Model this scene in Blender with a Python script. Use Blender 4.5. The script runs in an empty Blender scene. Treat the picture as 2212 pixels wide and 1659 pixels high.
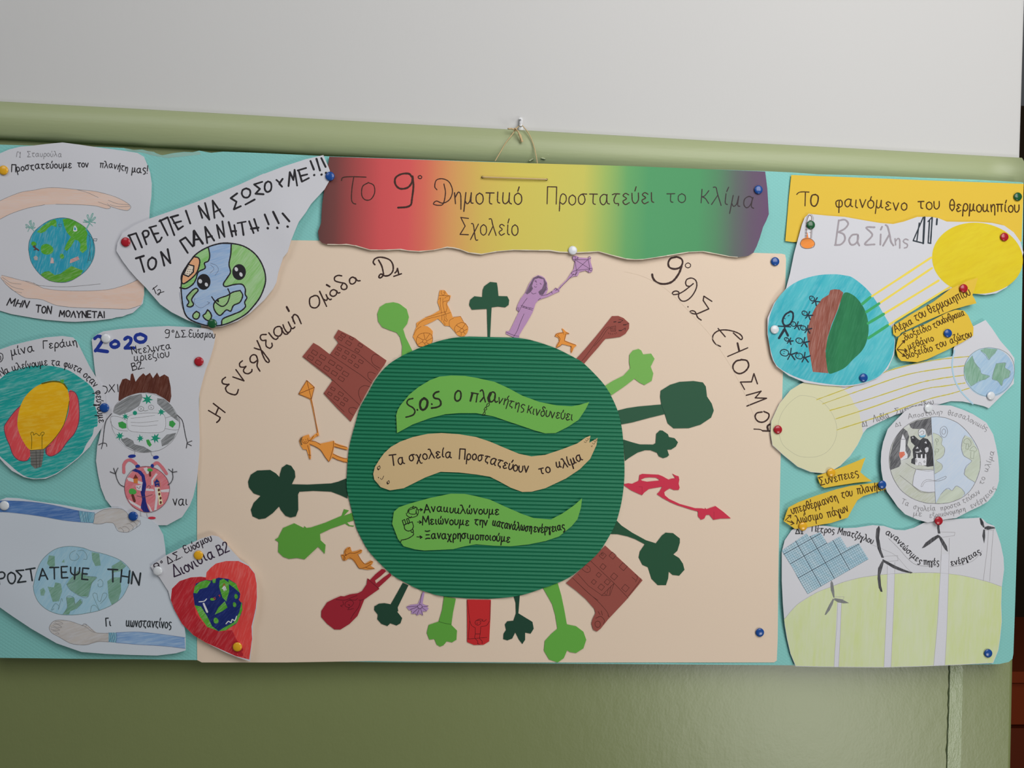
import bpy, math, random, unicodedata
from mathutils import Vector, Matrix, noise
from mathutils.geometry import delaunay_2d_cdt

SC = bpy.context.scene
COL = SC.collection
W, H = 2212.0, 1659.0
FPX = 1670.0                      # focal length in pixels of the 2212 wide frame
CZ = 1.50                         # camera height above the floor of the room
CAM = Vector((0.0, -0.92, CZ))    # the face of the wall is the plane y = 0
YAW, ROLL, PITCH = math.radians(4.4), 0.030, 0.0

# ------------------------------------------------------------------ camera
f_ = Vector((math.sin(YAW) * math.cos(PITCH), math.cos(YAW) * math.cos(PITCH), math.sin(PITCH)))
r0 = f_.cross(Vector((0, 0, 1))).normalized()
u0 = r0.cross(f_)
r_ = (r0 * math.cos(ROLL) + u0 * math.sin(ROLL)).normalized()
u_ = r_.cross(f_).normalized()
cd = bpy.data.cameras.new('camera')
cam = bpy.data.objects.new('camera', cd)
COL.objects.link(cam)
cd.sensor_width = 36.0
cd.lens = FPX / W * 36.0
cd.clip_start = 0.01
m = Matrix((r_, u_, -f_)).transposed().to_4x4()
m.translation = CAM
cam.matrix_world = m
SC.camera = cam

# ------------------------------------------------------------------ light
SC.view_settings.view_transform = 'Standard'
SC.view_settings.look = 'None'
SC.view_settings.gamma = 1.0
SC.view_settings.use_curve_mapping = False
SC.view_settings.exposure = 0.11
world = bpy.data.worlds.new('room_light')
SC.world = world
world.use_nodes = True
bg = world.node_tree.nodes['Background']
bg.inputs[0].default_value = (0.93, 0.96, 1.0, 1)
bg.inputs[1].default_value = 0.06

def area(name, loc, target, sx, sy, power, color):
    d = bpy.data.lights.new(name, 'AREA')
    d.shape = 'RECTANGLE'
    d.size, d.size_y, d.energy, d.color = sx, sy, power, color
    o = bpy.data.objects.new(name, d)
    COL.objects.link(o)
    o.location = loc
    o.rotation_euler = (Vector(target) - Vector(loc)).to_track_quat('-Z', 'Y').to_euler()
    return o
area('window_daylight', (0.62, -1.10, CZ + 0.74), (0.15, 0, CZ + 0.25), 1.0, 1.0, 13.6, (1.0, 0.99, 0.975))
area('upper_left_fill', (-0.85, -0.95, CZ + 1.05), (-0.35, 0, CZ + 0.35), 0.7, 0.7, 3.6, (0.94, 0.97, 1.0))  # soft second light added at upper left, where no window is known
area('low_gloss_light', (1.15, -1.5, CZ - 1.0), (0.6, 0, CZ - 0.4), 0.7, 0.6, 8.5, (1.0, 1.0, 0.94))  # added low light for the gloss on the lower right wall, no real window

# ------------------------------------------------------------------ pixels and points
def pt(x, y, h=0.0):
    """the point of the photograph's pixel x, y on the plane h metres in front of the wall"""
    d = f_ * FPX + r_ * (x - W / 2) - u_ * (y - H / 2)
    t = (-h - CAM.y) / d.y
    return CAM + d * t

CROPS = {'a': (0, 300, 4.149), 'b': (250, 320, 4.147), 'c': (0, 690, 3.859), 'd': (0, 1060, 3.687),
         'e': (680, 200, 2.1686), 'f': (1640, 360, 3.456), 'g': (1640, 760, 3.867), 'h': (1660, 1080, 4.007),
         'i': (430, 540, 4.147), 'j': (940, 540, 4.424), 'k': (1240, 540, 3.95), 'l': (500, 800, 3.95),
         'm': (560, 1140, 4.096), 'n': (1080, 1000, 3.770), 'o': (780, 780, 4.022), 'p': (780, 960, 4.022),
         'q': (0, 180, 2.765), 'r': (1000, 220, 8.296), 's': (1640, 280, 3.867), 't': (1900, 1380, 5.946),
         'v': (1330, 900, 6.911), 'w': (880, 610, 11.06), 'x': (1640, 540, 5.531), 'y': (1890, 870, 6.145),
         'z': (0, 0, 1.0)}

def P(s):
    """'f 10,20 30,40 g 5,6' -> frame pixels; a letter names the close-up the numbers were read in"""
    out, c = [], CROPS['z']
    for tok in s.split():
        if tok in CROPS:
            c = CROPS[tok]
        else:
            x, y = tok.split(',')
            out.append((float(x) / c[2] + c[0], float(y) / c[2] + c[1]))
    return out

def ell(tag, cx, cy, rx, ry, n=0, rot=0.0, wob=0.0, seed=0):
    c = CROPS[tag]
    n = n or max(10, min(72, int((rx + ry) / c[2] * 1.2)))
    rr = random.Random(seed)
    w = [rr.uniform(-wob, wob) for _ in range(3)]
    out = []
    for i in range(n):
        a = 2 * math.pi * i / n
        k = 1 + w[0] * math.sin(2 * a) + w[1] * math.sin(3 * a + 1) + w[2] * math.cos(4 * a)
        ex, ey = rx * k * math.cos(a), ry * k * math.sin(a)
        x = cx + ex * math.cos(rot) - ey * math.sin(rot)
        y = cy + ex * math.sin(rot) + ey * math.cos(rot)
        out.append((x / c[2] + c[0], y / c[2] + c[1]))
    return out

def catmull(p, closed=False, step=3.0):
    n = len(p)
    if n < 3:
        return list(p)
    out = []
    rng = range(n if closed else n - 1)
    for i in rng:
        p1, p2 = p[i % n], p[(i + 1) % n]
        p0 = p[(i - 1) % n] if (closed or i > 0) else (2 * p1[0] - p2[0], 2 * p1[1] - p2[1])
        p3 = p[(i + 2) % n] if (closed or i < n - 2) else (2 * p2[0] - p1[0], 2 * p2[1] - p1[1])
        L = math.hypot(p2[0] - p1[0], p2[1] - p1[1])
        k = max(1, min(12, int(L / step + 0.5)))
        for j in range(k):
            t = j / k
            q = []
            for a in (0, 1):
                q.append(0.5 * (2 * p1[a] + (p2[a] - p0[a]) * t + (2 * p0[a] - 5 * p1[a] + 4 * p2[a] - p3[a]) * t * t
                                + (3 * p1[a] - p0[a] - 3 * p2[a] + p3[a]) * t ** 3))
            out.append(tuple(q))
    if not closed:
        out.append(p[-1])
    return out

def inside(x, y, poly):
    r = False
    j = len(poly) - 1
    for i in range(len(poly)):
        xi, yi = poly[i]
        xj, yj = poly[j]
        if (yi > y) != (yj > y) and x < (xj - xi) * (y - yi) / (yj - yi) + xi:
            r = not r
        j = i
    return r

def dedupe(poly):
    out = []
    for p in poly:
        if not out or math.hypot(p[0] - out[-1][0], p[1] - out[-1][1]) > 0.25:
            out.append(p)
    if len(out) > 2 and math.hypot(out[0][0] - out[-1][0], out[0][1] - out[-1][1]) < 0.25:
        out.pop()
    return out

def cdt(outline, holes=(), grid=14.0):
    """fills an outline with triangles no larger than the grid; returns points and triangles"""
    loops = [dedupe(outline)] + [dedupe(h) for h in holes]
    pts, edges = [], []
    for lp in loops:
        dl = []
        for i, a in enumerate(lp):
            b = lp[(i + 1) % len(lp)]
            k = max(1, int(math.hypot(b[0] - a[0], b[1] - a[1]) / (grid * 1.3)))
            for j in range(k):
                dl.append((a[0] + (b[0] - a[0]) * j / k, a[1] + (b[1] - a[1]) * j / k))
        s = len(pts)
        pts += dl
        edges += [(s + i, s + (i + 1) % len(dl)) for i in range(len(dl))]
    nb = len(pts)
    x0, x1 = min(p[0] for p in loops[0]), max(p[0] for p in loops[0])
    y0, y1 = min(p[1] for p in loops[0]), max(p[1] for p in loops[0])
    bset = {}
    for p in pts:
        bset.setdefault((int(p[0] // grid), int(p[1] // grid)), []).append(p)
    r = 0
    y = y0 + grid * 0.5
    while y < y1:
        x = x0 + grid * (0.5 if r % 2 else 0.0)
        while x < x1:
            if inside(x, y, loops[0]) and not any(inside(x, y, h) for h in loops[1:]):
                gx, gy = int(x // grid), int(y // grid)
                ok = True
                for ix in (gx - 1, gx, gx + 1):
                    for iy in (gy - 1, gy, gy + 1):
                        for q in bset.get((ix, iy), ()):
                            if abs(q[0] - x) + abs(q[1] - y) < grid * 0.45:
                                ok = False
                if ok:
                    pts.append((x, y))
            x += grid
        y += grid * 0.87
        r += 1
    v, e, f, ov, oe, of = delaunay_2d_cdt([Vector(p) for p in pts], edges, [], 0, 1e-5)
    v = [(a.x, a.y) for a in v]
    tris = []
    for t in f:
        a, b, c = (v[i] for i in t[:3])
        if abs((b[0] - a[0]) * (c[1] - a[1]) - (c[0] - a[0]) * (b[1] - a[1])) < 0.4:
            continue                        # slivers on straight edges
        cx = sum(v[i][0] for i in t) / 3
        cy = sum(v[i][1] for i in t) / 3
        if inside(cx, cy, loops[0]) and not any(inside(cx, cy, h) for h in loops[1:]):
            tris.append(tuple(t))
    return v, tris

# ------------------------------------------------------------------ materials
KIRR = 0.80                       # light level the colours were read under
def lin(c):
    c /= 255.0
    return c / 12.92 if c <= 0.04045 else ((c + 0.055) / 1.055) ** 2.4
def rgb(c, k=KIRR):
    return tuple(min(0.95, lin(v) / k) for v in c) + (1.0,)

MATS = {}
def new_mat(key, rough, spec=0.3):
    mt = bpy.data.materials.new(key)
    mt.use_nodes = True
    nt = mt.node_tree
    b = nt.nodes['Principled BSDF']
    b.inputs['Roughness'].default_value = rough
    b.inputs['Specular IOR Level'].default_value = spec
    MATS[key] = mt
    return mt, nt, b

def nd(nt, kind, **kw):
    n = nt.nodes.new(kind)
    for k, v in kw.items():
        setattr(n, k, v)
    return n

def bump(nt, b, scale, strength, dist=0.0006, detail=3.0, vec=None):
    tc = nd(nt, 'ShaderNodeTexCoord')
    nz = nd(nt, 'ShaderNodeTexNoise')
    nz.inputs['Scale'].default_value = scale
    nz.inputs['Detail'].default_value = detail
    nt.links.new(vec or tc.outputs['Object'], nz.inputs['Vector'])
    bp = nd(nt, 'ShaderNodeBump')
    bp.inputs['Strength'].default_value = strength
    bp.inputs['Distance'].default_value = dist
    nt.links.new(nz.outputs['Fac'], bp.inputs['Height'])
    nt.links.new(bp.outputs['Normal'], b.inputs['Normal'])
    return nz

def paper(c, rough=0.75, grain=0.04, spec=0.25):
    """plain coloured paper or card with a faint grain"""
    key = 'paper_%d_%d_%d' % tuple(c)
    if key in MATS:
        return MATS[key]
    mt, nt, b = new_mat(key, rough, spec)
    tc = nd(nt, 'ShaderNodeTexCoord')
    nz = nd(nt, 'ShaderNodeTexNoise')
    nz.inputs['Scale'].default_value = 700
    nz.inputs['Detail'].default_value = 2
    nt.links.new(tc.outputs['Object'], nz.inputs['Vector'])
    mx = nd(nt, 'ShaderNodeMix', data_type='RGBA')
    a = rgb(c)
    mx.inputs['A'].default_value = tuple(v * (1 - grain) for v in a[:3]) + (1,)
    mx.inputs['B'].default_value = tuple(min(1, v * (1 + grain)) for v in a[:3]) + (1,)
    nt.links.new(nz.outputs['Fac'], mx.inputs['Factor'])
    nt.links.new(mx.outputs['Result'], b.inputs['Base Color'])
    bump(nt, b, 1500, 0.05, 0.0002)
    return mt

def flat(c, rough=0.6, spec=0.2):
    key = 'ink_%d_%d_%d' % tuple(c)
    if key in MATS:
        return MATS[key]
    mt, nt, b = new_mat(key, rough, spec)
    b.inputs['Base Color'].default_value = rgb(c)
    return mt

def crayon(c1, c2, angle=0.0, fine=420, gap=0.35, stretch=9.0, c3=None, soft=0.26):
    """strokes of a felt pen or a coloured pencil: colour c1, broken by c2, toned towards c3"""
    key = 'crayon_%s_%s_%d_%d' % ('.'.join(map(str, c1)), '.'.join(map(str, c2)), int(angle), int(gap * 100))
    if key in MATS:
        return MATS[key]
    mt, nt, b = new_mat(key, 0.7, 0.2)
    tc = nd(nt, 'ShaderNodeTexCoord')
    mp = nd(nt, 'ShaderNodeMapping', vector_type='TEXTURE')
    mp.inputs['Rotation'].default_value = (0, -math.radians(angle), 0)
    mp.inputs['Scale'].default_value = (stretch, 1, 1)
    nt.links.new(tc.outputs['Object'], mp.inputs['Vector'])
    nz = nd(nt, 'ShaderNodeTexNoise')
    nz.inputs['Scale'].default_value = fine * 2.0
    nz.inputs['Detail'].default_value = 4
    nz.inputs['Roughness'].default_value = 0.62
    nt.links.new(mp.outputs['Vector'], nz.inputs['Vector'])
    rp = nd(nt, 'ShaderNodeValToRGB')
    lo = 0.23 + gap * 0.30
    rp.color_ramp.elements[0].position = lo
    rp.color_ramp.elements[1].position = lo + soft
    rp.color_ramp.elements[0].color = (0.52, 0.52, 0.52, 1)
    nt.links.new(nz.outputs['Fac'], rp.inputs['Fac'])
    n2 = nd(nt, 'ShaderNodeTexNoise')
    n2.inputs['Scale'].default_value = 55
    n2.inputs['Detail'].default_value = 3
    nt.links.new(mp.outputs['Vector'], n2.inputs['Vector'])
    r2 = nd(nt, 'ShaderNodeValToRGB')
    r2.color_ramp.elements[0].position = 0.35
    r2.color_ramp.elements[1].position = 0.65
    nt.links.new(n2.outputs['Fac'], r2.inputs['Fac'])
    m1 = nd(nt, 'ShaderNodeMix', data_type='RGBA')
    a = rgb(c1)
    m1.inputs['A'].default_value = a
    m1.inputs['B'].default_value = rgb(c3) if c3 else tuple(v * 0.8 for v in a[:3]) + (1,)
    nt.links.new(r2.outputs['Color'], m1.inputs['Factor'])
    m2 = nd(nt, 'ShaderNodeMix', data_type='RGBA')
    m2.inputs['A'].default_value = rgb(c2)
    nt.links.new(rp.outputs['Color'], m2.inputs['Factor'])
    nt.links.new(m1.outputs['Result'], m2.inputs['B'])
    nt.links.new(m2.outputs['Result'], b.inputs['Base Color'])
    return mt

# ------------------------------------------------------------------ objects
def mesh_obj(name, verts, faces, mat, parent=None, smooth=False, origin=None):
    o0 = origin if origin is not None else Vector((0, 0, 0))
    me = bpy.data.meshes.new(name)
    me.from_pydata([tuple(Vector(v) - o0) for v in verts], [], faces)
    me.update()
    if smooth:
        me.polygons.foreach_set('use_smooth', [True] * len(me.polygons))
    mats = mat if isinstance(mat, (list, tuple)) else [mat]
    for mm in mats:
        me.materials.append(mm)
    o = bpy.data.objects.new(name, me)
    COL.objects.link(o)
    if parent is not None:
        o.parent = parent
    else:
        o.location = o0
    return o

def empty(name, loc):
    o = bpy.data.objects.new(name, None)
    o.empty_display_size = 0.01
    COL.objects.link(o)
    o.location = loc
    return o

def tag(o, label=None, cat=None, group=None, kind=None):
    if label: o['label'] = label
    if cat: o['category'] = cat
    if group: o['group'] = group
    if kind: o['kind'] = kind
    return o

def slab(outline, hfun, thick, grid=14.0, holes=(), rough_edge=0.0):
    """front, back and cut edge of a piece of paper whose height above the wall is hfun(x, y)"""
    v, tris = cdt(outline, holes, grid)
    n = len(v)
    fr = [pt(x, y, hfun(x, y)) for x, y in v]
    bk = [p + Vector((0, thick, 0)) for p in fr]
    faces = []
    cnt = {}
    for t in tris:
        a, b, c = t
        # front faces look towards -y
        ar = (fr[b] - fr[a]).cross(fr[c] - fr[a])
        if ar.y > 0:
            a, c = c, a
        faces.append((a, b, c))
        for e in ((a, b), (b, c), (c, a)):
            cnt[e] = cnt.get(e, 0) + 1
    nf = len(faces)
    back = [(c + n, b + n, a + n) for a, b, c in faces]
    vs, side = fr + bk, []
    for (a, b) in cnt:                      # the cut edge has points of its own, so that it shades crisply
        if (b, a) not in cnt:
            k = len(vs)
            vs += [fr[b], fr[a], bk[a], bk[b]]
            side.append((k, k + 1, k + 2, k + 3))
    return vs, faces + back + side, nf, len(back)

class Sheet:
    """one piece of paper: an Empty with the paper and everything drawn on it as children"""
    def __init__(s, name, label, cat, outline, h, mat, thick=0.35, lifts=(), wav=0.0, seed=0, grid=10.0,
                 group=None, edge=None, part='paper', holes=(), smooth=True, curl=0.0):
        s.h0, s.lifts, s.wav, s.seed = h / 1000.0, lifts, wav / 1000.0, seed
        s.outline = outline
        s.lvl = 0
        cx = sum(p[0] for p in outline) / len(outline)
        cy = sum(p[1] for p in outline) / len(outline)
        s.org = pt(cx, cy, s.h0)
        s.root = empty(name, s.org)
        tag(s.root, label, cat, group)
        v, f, nf, nb = slab(outline, s.hh, thick / 1000.0, grid, holes)
        o = mesh_obj(part, v, f, [mat, edge or mat], s.root, smooth, s.org)
        if smooth:
            o.data.polygons.foreach_set('use_smooth', [i < nf + nb for i in range(len(f))])
        if edge:
            o.data.polygons.foreach_set('material_index', [0 if i < nf else 1 for i in range(len(f))])
        s.paper = o
    def hh(s, x, y):
        h = s.h0
        for lx, ly, r, a in s.lifts:
            h += a / 1000.0 * math.exp(-((x - lx) ** 2 + (y - ly) ** 2) / (r * r))
        if s.wav:
            h += s.wav * noise.noise(Vector((x / 130.0, y / 130.0, s.seed * 7.3)))
        return h
    def eps(s, up=0):
        s.lvl += 1
        return 0.00007 + 0.000012 * s.lvl
    def fill(s, name, outline, mat, parent=None, smooth=False, grid=10.0):
        if smooth:
            outline = catmull(outline, True)
        e = s.eps()
        v, tris = cdt(outline, (), grid)
        vv = [pt(x, y, s.hh(x, y) + e) for x, y in v]
        ff = []
        for a, b, c in tris:
            if (vv[b] - vv[a]).cross(vv[c] - vv[a]).y > 0:
                a, c = c, a
            ff.append((a, b, c))
        return mesh_obj(name, vv, ff, mat, parent or s.root, True, s.org)
    def ink(s, name, strokes, w, mat, parent=None, jit=0.12):
        """strokes: lists (points, smooth) in frame pixels; w: width in pixels"""
        e = s.eps()
        rr = random.Random(len(strokes) * 31 + int(strokes[0][0][0][0]))
        V, F = [], []
        k = 0
        for st in strokes:
            p, sm = st[0], st[1]
            ww = st[2] if len(st) > 2 else w
            k += 1
            ee = e + 0.0000006 * (k % 20)
            segs = [catmull(p, False, max(1.6, ww * 0.5))] if sm else [[p[i], p[i + 1]] for i in range(len(p) - 1)] or [p]
            for sg in segs:
                if not sm and len(sg) == 2:
                    L = math.hypot(sg[1][0] - sg[0][0], sg[1][1] - sg[0][1])
                    n = max(1, int(L / 12))
                    sg = [(sg[0][0] + (sg[1][0] - sg[0][0]) * i / n, sg[0][1] + (sg[1][1] - sg[0][1]) * i / n) for i in range(n + 1)]
                s._ribbon(V, F, sg, ww, ee, rr, jit)
        return mesh_obj(name, V, F, mat, parent or s.root, False, s.org)
    def _ribbon(s, V, F, p, w, e, rr, jit):
        q = [p[0]]
        for a in p[1:]:
            if math.hypot(a[0] - q[-1][0], a[1] - q[-1][1]) > 0.15:
                q.append(a)
        if len(q) == 1:
            q = [(q[0][0] - 0.1, q[0][1]), (q[0][0] + 0.1, q[0][1])]
        n = len(q)
        base = len(V)
        def add(x, y):
            V.append(pt(x, y, s.hh(x, y) + e))
        for i in range(n):
            a, b = q[max(0, i - 1)], q[min(n - 1, i + 1)]
            dx, dy = b[0] - a[0], b[1] - a[1]
            L = math.hypot(dx, dy) or 1
            nx, ny = -dy / L, dx / L
            hw = w / 2 * (1 + rr.uniform(-jit, jit))
            add(q[i][0] + nx * hw, q[i][1] + ny * hw)
            add(q[i][0] - nx * hw, q[i][1] - ny * hw)
        for i in range(n - 1):
            a = base + 2 * i
            F.append((a, a + 1, a + 3, a + 2))
        for end in (0, 1):
            c = q[0] if end == 0 else q[-1]
            d = q[1] if end == 0 else q[-2]
            dx, dy = c[0] - d[0], c[1] - d[1]
            L = math.hypot(dx, dy) or 1
            ang = math.atan2(dy, dx)
            b0 = len(V)
            for j in range(5):
                a = ang + math.pi / 2 - math.pi * j / 4
                add(c[0] + math.cos(a) * w / 2, c[1] + math.sin(a) * w / 2)
            F.append((b0, b0 + 1, b0 + 2, b0 + 3, b0 + 4))
    def lines(s, name, tg, txt, w, mat, parent=None, jit=0.12):
        """'x,y x,y ; ~x,y x,y' strokes read in close-up tg, ~ makes a stroke smooth, *N changes its width"""
        c = CROPS[tg]
        st = []
        for part in txt.split(';'):
            part = part.strip()
            if not part:
                continue
            ww = w
            if part[0] == '*':
                a, part = part[1:].split(' ', 1)
                ww = float(a)
            sm = part[0] == '~'
            st.append((P(tg + ' ' + part.lstrip('~ ')), sm, ww / c[2]))
        return s.ink(name, st, w / c[2], mat, parent, jit)
    def text(s, name, tg, string, path, h, w, mat, parent=None, slant=0.0, wob=0.05, sx=None):
        c = CROPS[tg]
        st = glyphs(string, P(tg + ' ' + path), h / c[2], slant, wob, sx)
        return s.ink(name, [(a, b, w / c[2]) for a, b in st], w / c[2], mat, parent)

# ------------------------------------------------------------------ handwriting: strokes per letter, cap height 10
G = {
 'Α': '0,0 4,10 8,0;1.3,3.6 6.6,3.6', 'Β': '0.5,0 0.5,10;~0.5,10 4.5,9.8 5,7 0.8,5.4;~0.8,5.4 6,5 6,1 0,0',
 'Γ': '0.5,0 0.5,10 6,10', 'Δ': '0,0 4,10 8,0 0,0', 'Ε': '6,10 0.5,10 0.5,0 6,0;0.5,5 5,5', 'Η': '0.5,0 0.5,10;7,0 7,10;0.5,5 7,5',
 'Ι': '1,0 1,10', 'Κ': '0.5,0 0.5,10;6,10 0.6,4.5 6.5,0', 'Λ': '0,0 4,10 8,0', 'Μ': '0,0 1.3,10 4.8,3 8.2,10 9,0',
 'Ν': '0.5,0 0.5,10 7,0 7,10', 'Ξ': '~0,10 3,9.4 7,10;1,5 6,5;~0,0 3,0.6 7,0.3', 'Ο': '~3.5,10 0.6,8 0.2,4 2,0.5 5,0.4 7,4 6.5,8 3.5,10',
 'Π': '0.5,0 0.5,10 7,10 7,0', 'Ρ': '0.5,0 0.5,10;~0.5,10 4.5,9.9 6,7.6 4.5,5 0.5,4.5', 'Σ': '6.5,9.6 0,10 4,5 0,0 7,0',
 'Τ': '0,10 8,10;4,10 4,0', 'Υ': '0,10 3.5,5 7,10;3.5,5 3.5,0', 'Χ': '0,10 7,0;7,10 0,0', 'Ψ': '~0,10 0.6,5.5 4,3.5 7.5,5.5 8,10;4,10 4,0',
 'Ω': '0,0 2.5,0 0.5,5 3.5,10 7,5 5,0 7.5,0', 'Ϲ': '~6,9 2,10 0.3,7 2,5.4 4,5.2;~2,5.4 0,3 2,0.2 6,1', 'З': '~6,9 3,10 0.6,8 3,5.5;~3,5.5 0,3 2.5,0 6.5,1.5',
 'α': '~5.4,5.6 3,6.2 0.5,4.4 0.6,1.4 2.6,0 4.6,1.8 5.6,6;~5.3,5.4 5.4,1.2 7,0.3', 'β': '~0.6,-3 0.8,8 3,10 5,8 2.4,5.6 5.6,4.4 5.4,1 3,0 0.8,1',
 'γ': '~0,6 1.6,5 3.4,0 2.8,-4 1.6,-3.6 2.2,-0.6 5,6', 'δ': '~5,8.8 2.6,10 1.4,8.4 4.6,5 5,2 2.6,0 0.5,2 1,4.6 3.4,5.4',
 'ε': '~4.6,5.4 2.4,6.3 0.7,5 3,3.3 0.4,1.8 2,-0.1 4.9,0.9', 'ζ': '~0.5,9.5 4.2,9.6 1,6 0.5,2 4,0.5 4.2,-2 2.2,-3',
 'η': '0.4,6 1,0;~1,3.6 3,6.2 4.6,4.6 4.7,-3', 'θ': '~3,0 0.6,2.6 0.7,7.4 3,10 5.2,7.4 5.2,2.6 3,0;0.7,5 5.2,5', 'ι': '~0.6,6 0.6,1.2 2,0.3',
 'κ': '~0.3,6 0.2,1.6 1.8,0.2 4,1.8 4.5,6;~4.5,6 4.5,1.2 6,0.2', 'k': '0.5,0 0.5,7.5;~5,7 2.5,4 0.6,3.4;~0.6,3.4 3,2.6 5.4,0', 'λ': '~0,9.4 1.8,9.4 3.2,6 6.2,0;3.3,5.2 0,0',
 'μ': '~1.2,6 0.2,-4;~0.9,1.6 2.2,0.1 4,1.6 4.8,6;~4.8,6 4.8,1 6.2,0.5', 'ν': '0,6 2.4,0 4.8,6', 'ξ': '~4.5,10 1.4,9.4 1.8,7.2 4.4,6.8 1,5.6 0.6,3.4 3,2.6 4.6,1 4,-2 2,-3',
 'ο': '~2.6,6 0.4,4.5 0.4,1.4 2.6,0 4.8,1.5 4.7,4.6 2.6,6', 'π': '0,6 6.4,6;1.4,6 1.2,0;5,6 5.1,0', 'ρ': '~0.5,-4 0.8,3.5 2.4,6.1 4.8,5 5,2 3,0.1 1,1',
 'σ': '~6.4,6.1 3,6.1 0.5,4.2 0.8,1 3,0 5,2 4.6,4.8 3.2,6', 'ς': '~4.8,5.6 2.4,6.2 0.6,4.2 2,2.6 4.4,1.4 4.2,-1.2 2,-2.2',
 'τ': '~0,5.6 2,6.1 5.4,6;~3,6 1.2,2.6 2,0.4 4.4,0.2 4.4,-1', 'υ': '~0.2,6 0.4,1.6 2.4,0 4.6,2 4.8,6', 'φ': '~2.4,6 0.3,4.6 0.8,1.2 3,0.3 5.6,1.6 5.6,4.8 4,6.1 3.1,4.6 2.8,-4',
 'χ': '~0,6 1.6,5.4 4,-2.6 5.8,-3;5.6,6 0,-3', 'ψ': '~0,6 0.6,1.6 3,0.4 5.4,1.8 6,6;3,7 3,-3', 'ω': '~0.8,6 0.1,2.6 1.6,0 3.3,1.2 3.5,4.4;~3.5,4.4 3.7,0.9 5.6,0 7,2.8 6.2,6',
 '0': '~3,10 0.5,7.5 0.5,2.5 3,0 5.5,2.5 5.5,7.5 3,10', '1': '0,7.6 2.2,10 2.2,0;0.4,0 4.2,0', '2': '~0.2,7.6 1.6,9.8 4.6,9.6 4.8,6.6 0,0;0,0 6,0.4',
 '9': '~5,9 2.4,10 0.4,7.6 2,5 4.6,5.8 5.4,9;~5.4,9 5,3 3.6,0 0.6,0', '°': '~1.6,10 0.4,9 0.6,7.6 1.8,7.2 2.8,8.2 2.6,9.6 1.6,10',
 '.': '0.3,0.2 0.5,0', ':': '0.3,0.2 0.5,0;0.3,4 0.5,3.8', '!': '1,10 0.8,3;0.7,0.3 0.9,0', "'": '0.8,11 0.4,8', ',': '0.6,0.4 0,-1.6', '-': '0,4 4,4',
 't': '0,6 5.4,6;~2.6,6 2.5,1 4,0.2', 'n': '0.6,0 0.6,6 5,6 5,0', '>': '0,6 4.5,4.5 2,0',
}
GP = {}
def glyph(ch):
    if ch not in GP:
        out = []
        for part in G[ch].split(';'):
            sm = part[0] == '~'
            out.append(([tuple(float(q) for q in t.split(',')) for t in part.lstrip('~').split()], sm))
        GP[ch] = (out, max(p[0] for s_ in out for p in s_[0]))
    return GP[ch]

def glyphs(string, path, h, slant, wob, sx):
    """letters set along a base line so that they fill its length"""
    rr = random.Random(string)
    items, x = [], 0.0
    for ch in unicodedata.normalize('NFD', string):
        if ch == ' ':
            x += 5.0
        elif ch in '\u0301\u0384':
            if items:
                items.append(('acc', items[-1][1] + items[-1][2] * 0.55, 0, items[-1][0]))
        else:
            g, w = glyph(ch)
            items.append((ch, x, w, None))
            x += w + 1.9
    total = x - 1.9
    seg = [0.0]
    path = catmull(path, False, 8.0) if len(path) > 2 else path
    for a, b in zip(path, path[1:]):
        seg.append(seg[-1] + math.hypot(b[0] - a[0], b[1] - a[1]))
    L = seg[-1]
    kx = L / max(total, 0.1)
    ky = h / 10.0
    if sx:
        kx = ky * sx
    def at(d):
        d0 = min(max(d, 0), L - 1e-6)
        for i in range(len(seg) - 1):
            if seg[i + 1] >= d0:
                break
        a, b = path[i], path[i + 1]
        l = seg[i + 1] - seg[i] or 1
        tx, ty = (b[0] - a[0]) / l, (b[1] - a[1]) / l
        return a[0] + tx * (d - seg[i]), a[1] + ty * (d - seg[i]), tx, ty
    out = []
    for ch, gx, w, prev in items:
        if ch == 'acc':
            up = 11.2 if unicodedata.category(prev) == 'Lu' else 7.4
            st, w = [([(0.0, up), (0.9, up + 2.4)], False)], 0.9
            gx -= 0.4
        else:
            st = glyph(ch)[0]
        x0, y0, tx, ty = at((gx + w / 2) * kx)
        dy, rot, sc = rr.uniform(-wob, wob) * 10, rr.uniform(-wob, wob), 1 + rr.uniform(-wob, wob)
        tx, ty = tx * math.cos(rot) - ty * math.sin(rot), tx * math.sin(rot) + ty * math.cos(rot)
        for p, sm in st:
            q = []
            for a, b in p:
                xx = ((a - w / 2) * sc) * kx + (b * slant) * ky
                yy = (b * sc + dy) * ky
                q.append((x0 + tx * xx + ty * yy, y0 + ty * xx - tx * yy))
            out.append((q, sm))
    return out

# ================================================================== the setting
def struct(name, o, label=None):
    o['kind'] = 'structure'
    if label: o['label'] = label
    return o

def box(x0, x1, y0, y1, z0, z1):
    v = [(x, y, z) for x in (x0, x1) for y in (y0, y1) for z in (z0, z1)]
    f = [(0, 1, 3, 2), (4, 6, 7, 5), (0, 4, 5, 1), (2, 3, 7, 6), (0, 2, 6, 4), (1, 5, 7, 3)]
    return v, f

ZT = (pt(0, 214).z + pt(2206, 349).z) / 2          # top of the rail
ZB = (pt(0, 298).z + pt(376, 318).z) / 2 - 0.0015   # its lower edge
XL = -1.35
XE_T, XE_B = pt(2210, 520), pt(2187, 1659)
def xe(z):
    return XE_T.x + (XE_B.x - XE_T.x) * (z - XE_T.z) / (XE_B.z - XE_T.z)

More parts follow.
